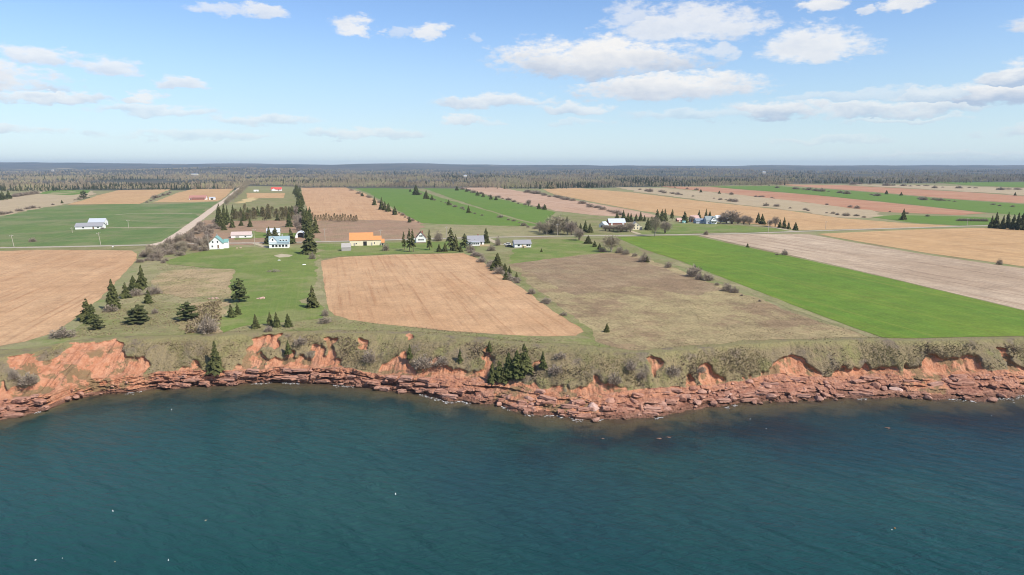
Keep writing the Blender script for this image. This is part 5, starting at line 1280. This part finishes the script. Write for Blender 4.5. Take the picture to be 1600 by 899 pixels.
def boulder_mesh(seed, blocky=False):
    r_ = np.random.default_rng(seed); bm = bmesh.new()
    if blocky:
        bmesh.ops.create_cube(bm, size=1.0)
        bmesh.ops.subdivide_edges(bm, edges=bm.edges[:], cuts=2, use_grid_fill=True)
        for v in bm.verts: v.co = Vector((v.co.x, v.co.y, v.co.z))*(1-.16*(v.co.length-.5)) + Vector(r_.normal(size=3)*.055)
    else:
        bmesh.ops.create_icosphere(bm, subdivisions=2, radius=.5)
        pl_ = [(lambda d: d/np.linalg.norm(d))(r_.normal(size=3)*np.array([1, 1, .8])) for _ in range(9)]; h_ = r_.uniform(.26, .42, 9)
        for v in bm.verts:
            p = np.array(v.co)
            for d, hh in zip(pl_, h_):
                q = p@d
                if q > hh: p = p-d*(q-hh)
            v.co = p*1.25 + r_.normal(size=3)*.012
    me = bpy.data.meshes.new('block' if blocky else 'boulder'); bm.to_mesh(me); bm.free(); me.materials.append(ROCKM); return me
BLD = [boulder_mesh(i) for i in range(8)]; BLK = [boulder_mesh(50+i, True) for i in range(8)]
PBLD = []
for me_ in BLD:
    me_ = me_.copy(); me_.materials.clear(); me_.materials.append(PALEROCK); PBLD.append(me_)
brs = np.random.default_rng(4)
def where(px):
    for lim, nm in ((60, 'at the left edge of the photo'), (240, 'below the big left red slump'), (360, 'near the largest bank spruce'), (470, 'below the slumps of the mown strip'), (560, 'at the head of the bay'), (660, 'below the slanting red slump'), (760, 'left of the bank spruce grove'), (860, 'below the bank spruce grove'), (960, 'round the largest pink boulder'), (1080, 'right of the largest pink boulder'), (1190, 'on the right rubble beach'), (1300, 'below the double red slump'), (1420, 'below the right red slump'), (1540, 'below the far right slumps')):
        if px < lim: return nm
    return 'at the right edge of the photo'
def size_word(s, a, b): return 'small' if s < a else ('middling' if s < b else 'large')
def rock(name, me, loc, sc, rz, label, group, tilt=.12, mat=None):
    if mat is not None: me = me.copy(); me.materials.clear(); me.materials.append(mat)
    o = link(name, me); o.location = loc; o.scale = sc; o.rotation_euler = (brs.normal()*tilt, brs.normal()*tilt, rz)
    return tag(o, label, 'rock', group)
def shore_at(px, py, zc):
    d = ray(px, py); t = (zc-CAM_Z)/d[2]; return (float(d[0]*t), float(d[1]*t), zc)
for px, py, w_, hgt, mat, me, lab in ((926, 641, 25, 19, PALEROCK, 1, 'largest pink boulder at the water edge below the brown meadow bank'), (973, 636, 42, 11, ROCKM, 0, 'long flat slab beside the largest pink boulder'), (846, 633, 15, 9, ROCKM, 3, 'rounded orange boulder on the ledge left of the largest pink boulder'), (1182, 616, 21, 10, PALEROCK, 2, 'pale pinkish grey slab on the right rubble beach'),
        (1135, 620, 18, 9, PALEROCK, 4, 'pale flat boulder left of the pinkish grey slab'), (1399, 610, 20, 8, PALEROCK, 5, 'pale tilted slab below a red slump at the right'), (1001, 641, 11, 14, ROCKM, 6, 'upright squarish boulder right of the long flat slab'), (1222, 607, 22, 11, ROCKM, 7, 'orange boulder on the ledges right of the pinkish grey slab')):
    loc = shore_at(px, py, .9); d = loc[1]*CP-(loc[2]-CAM_Z)*SP; s = d/FPX
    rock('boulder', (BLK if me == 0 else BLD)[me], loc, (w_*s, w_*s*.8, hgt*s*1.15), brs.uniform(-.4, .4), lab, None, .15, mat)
n = 0
while n < 185:
    px = brs.uniform(-20, 1620); q = brs.random()
    rubble = 1.0 if 780 < px < 1320 else (.55 if px > 1320 else .25)
    if brs.random() > rubble: continue
    X = plane_pt(px, np.interp(px, [p[0] for p in WATER], [p[1] for p in WATER]), 0)[0]
    w0, r0 = float(Yw(X)), float(Yr(X)); y = w0 - .6 + (r0-w0+.6)*q; z = max(-.1, ZR0*q**1.3*.9)
    s = .55+1.5*brs.random()**2.2
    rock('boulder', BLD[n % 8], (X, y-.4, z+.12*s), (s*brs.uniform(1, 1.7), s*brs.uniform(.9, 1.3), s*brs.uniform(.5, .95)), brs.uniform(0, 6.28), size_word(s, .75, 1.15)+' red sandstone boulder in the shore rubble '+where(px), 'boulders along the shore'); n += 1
n = 0
while n < 110:
    L_ = brs.uniform(1.6, 4.6)
    px = brs.uniform(-20, 1620)
    X = plane_pt(px, np.interp(px, [p[0] for p in WATER], [p[1] for p in WATER]), 0)[0]
    if 70 < px < 235: continue
    w0, r0 = float(Yw(X)), float(Yr(X)); q = brs.uniform(.1, 1.0); y = w0+(r0-w0)*q**1.1-.5; z = ZR0*q
    rock('ledge_block', BLK[n % 8], (X, y, z-.1), (L_, brs.uniform(1.0, 1.9), brs.uniform(.45, 1.0)), brs.normal()*.22-.1, ('short' if L_ < 2.6 else 'middling' if L_ < 3.6 else 'long')+' red sandstone slab in the sea cliff '+where(px), 'slabs of the sea cliff', .07); n += 1
# stone heaps on the grass
for x, y, n_, s0, lab in ((337, 467, 7, .5, 'small heap of pale stones at the edge of the tan scrub meadow'), (406, 467, 8, .6, 'small heap of brown and pale stones on the mown strip'), (372, 388.5, 6, .55, 'heap of pale stones on the lawn right of the small gabled house')):
    X, Y, Z = ground_at(x, y); r = thing('stone_heap', lab, 'stones', (X, Y, Z))
    for i in range(n_):
        o = link('stone', PBLD[i], r); sc_ = s0*brs.uniform(.8, 1.8); o.location = (brs.normal()*.75, brs.normal()*.5, sc_*.2); o.scale = (sc_*1.4, sc_, sc_*.7); o.rotation_euler.z = brs.random()*6
for x, y, s, lab in ((475, 414.5, 1.1, 'single pale stone on the lawn near the rounded corner spruce'), (436, 407.5, .9, 'flat pale stone on the lawn below the teal roofed farmhouse'), (328, 513.5, .6, 'small white stone at the foot of the large tan bush'), (314, 389.5, 1.2, 'pale stone at the left corner of the small gabled house')):
    X, Y, Z = ground_at(x, y); m2 = BLD[2].copy(); m2.materials.clear(); m2.materials.append(WHITE); o = link('stone', m2); o.location = (X, Y, Z+.15*s); o.scale = (s*1.5, s, s*.6); tag(o, lab, 'stone')
# brush pile
X, Y, Z = ground_at(429, 425); r = thing('brush_pile', 'heap of brown cut branches in the middle of the lawn', 'brush pile', (X, Y, Z))
T, t_ = [], []
for i in range(420):
    a = brs.random()*6.28; rr = 4.2*brs.random()**.7; z = 1.5*(1-rr/4.4)*brs.random(); p = np.array([math.cos(a)*rr, math.sin(a)*rr*.7, z]); d = brs.normal(size=3)*np.array([1, 1, .35]); d /= np.linalg.norm(d); sd = np.cross(d, (0, 0, 1.0)); sd /= np.linalg.norm(sd)+1e-6
    T.append((p-sd*.06, p+sd*.06, p+d*brs.uniform(.8, 1.7)+np.array([0, 0, .05]))); t_.append(brs.random())
o = link('branches', tri_mesh('branches', T, TWIG, t_), r); o['kind'] = 'stuff'

# ------------------------------------------------------------------ foam at the foot of the rocks
FOAM = material('sea foam', lambda k: setp(k, (.78,.80,.80), .8))
def build_foam():
    T = []
    segs = ((395, 425), (440, 470), (520, 555), (655, 735), (775, 800), (818, 835), (850, 880), (890, 910), (925, 945), (1020, 1032), (1335, 1350), (1480, 1520), (1555, 1605), (1130, 1150), (60, 75), (200, 225))
    fr = np.random.default_rng(6)
    for a, b in segs:
        for _ in range(int((b-a)*1.5)):
            px = fr.uniform(a, b); X = plane_pt(px, np.interp(px, [p[0] for p in WATER], [p[1] for p in WATER]), 0)[0]; y = float(Yw(X)) + .9*float(fbm(X*.22, 0, 0, 4, 11)) - .25 - abs(fr.normal())*.8
            c = np.array([X, y, .035+.02*fr.random()]); ln, wd = fr.uniform(.08, .45)*fr.random(), fr.uniform(.04, .12); m = 6; an = np.linspace(0, 6.283, m, endpoint=False)
            P = np.stack([np.cos(an)*ln*fr.uniform(.6, 1.2, m), np.sin(an)*wd*fr.uniform(.6, 1.2, m), 0*an+.01], 1)+c
            for i in range(m): T.append((c+np.array([0, 0, .03]), P[i], P[(i+1) % m]))
    V = np.array(T).reshape(-1, 3); stuff('foam', np_mesh('foam', V, np.arange(len(V)).reshape(-1, 3), [FOAM]), 'white foam breaking along the foot of the rocks', 'foam')
build_foam()

# ------------------------------------------------------------------ buoys
ORB = material('orange buoy paint', m_paint((.75,.30,.06), .5)); YEB = material('tan buoy paint', m_paint((.62,.50,.32), .5))
def buoy(px, py, s, mat, label):
    loc = shore_at(px, py, 0); r = thing('buoy', label, 'buoy', loc, brs.random()*6, 'buoys'); s *= .72; r.scale = (s, s, s); r.rotation_euler.x = R(62)
    pts = [(0,0,-.5),(0,0,-.42),(0,0,.1),(0,0,.38),(0,0,.5)]; v, q = tube(pts, [.06,.16,.2,.14,.05], 10)
    link('float', np_mesh('float', v, np.array(q), [mat], True), r)
    v, q = tube([(0,0,.45),(0,0,.95)], [.03,.025], 6); link('stick', np_mesh('stick', v, np.array(q), [POLEM]), r)
    v, q = tube([(0,0,-.12),(0,0,.06)], [.202,.21], 10); link('band', np_mesh('band', v, np.array(q), [WHITE if mat != WHITE else SLATE], True), r)
for a in ((618, 772.5, .75, WHITE, 'white buoy floating alone in the middle of the bay'), (176.5, 799, .6, WHITE, 'white buoy at the left of the bay above the others'), (321, 813.5, .6, YEB, 'tan and white buoy below the left middle of the bay'), (55, 875.5, .65, WHITE, 'leftmost white buoy near the bottom edge'), (97.5, 872.5, .5, WHITE, 'second white buoy from the left near the bottom edge'),
          (179.5, 878, .6, YEB, 'tan buoy between the white buoys near the bottom edge'), (263, 876, .5, WHITE, 'fourth buoy from the left near the bottom edge'), (268, 640.5, .7, WHITE, 'white buoy close to the left shore'), (1398, 825.5, .8, ORB, 'orange buoy of the pair at the right of the bay'), (1393.5, 828, .6, WHITE, 'white buoy of the pair at the right of the bay'),
          (1172, 655, .5, WHITE, 'small white buoy off the right rubble beach'), (1197, 670, .5, WHITE, 'lower small white buoy off the right rubble beach'), (1549, 650, .5, WHITE, 'small white buoy near the right edge of the photo')):
    buoy(*a)
# half drowned reef stones
for x, y, s in ((1030, 686, .8), (1045, 684, .7), (942, 686, .6), (1387, 669.5, .9)):
    loc = shore_at(x, y, -.1); rock('reef_stone', BLD[3], loc, (s*1.6, s*.8, s*.5), 0, 'brown stone just breaking the water off the right shore', 'stones breaking the water', .05)
# ------------------------------------------------------------------ the air: far woods and hills fade to blue
def build_haze():
    me = bpy.data.meshes.new('haze'); bm = bmesh.new(); bmesh.ops.create_cube(bm, size=1)
    bmesh.ops.scale(bm, vec=(46000, 15400, 178), verts=bm.verts); bmesh.ops.translate(bm, vec=(0, 5200, 62), verts=bm.verts)
    bm.to_mesh(me); bm.free()
    m = bpy.data.materials.new('haze'); m.use_nodes = True; m.node_tree.nodes.clear()
    kk = N(m.node_tree); out = kk.add('ShaderNodeOutputMaterial'); v = kk.add('ShaderNodeVolumePrincipled')
    v.inputs['Color'].default_value = (.47, .61, .80, 1); v.inputs['Density'].default_value = HAZE_D
    v.inputs['Anisotropy'].default_value = 0.0
    kk.l.new(v.outputs[0], out.inputs['Volume']); me.materials.append(m)
    stuff('haze', me)
HAZE_D = 6.5e-5
build_haze()
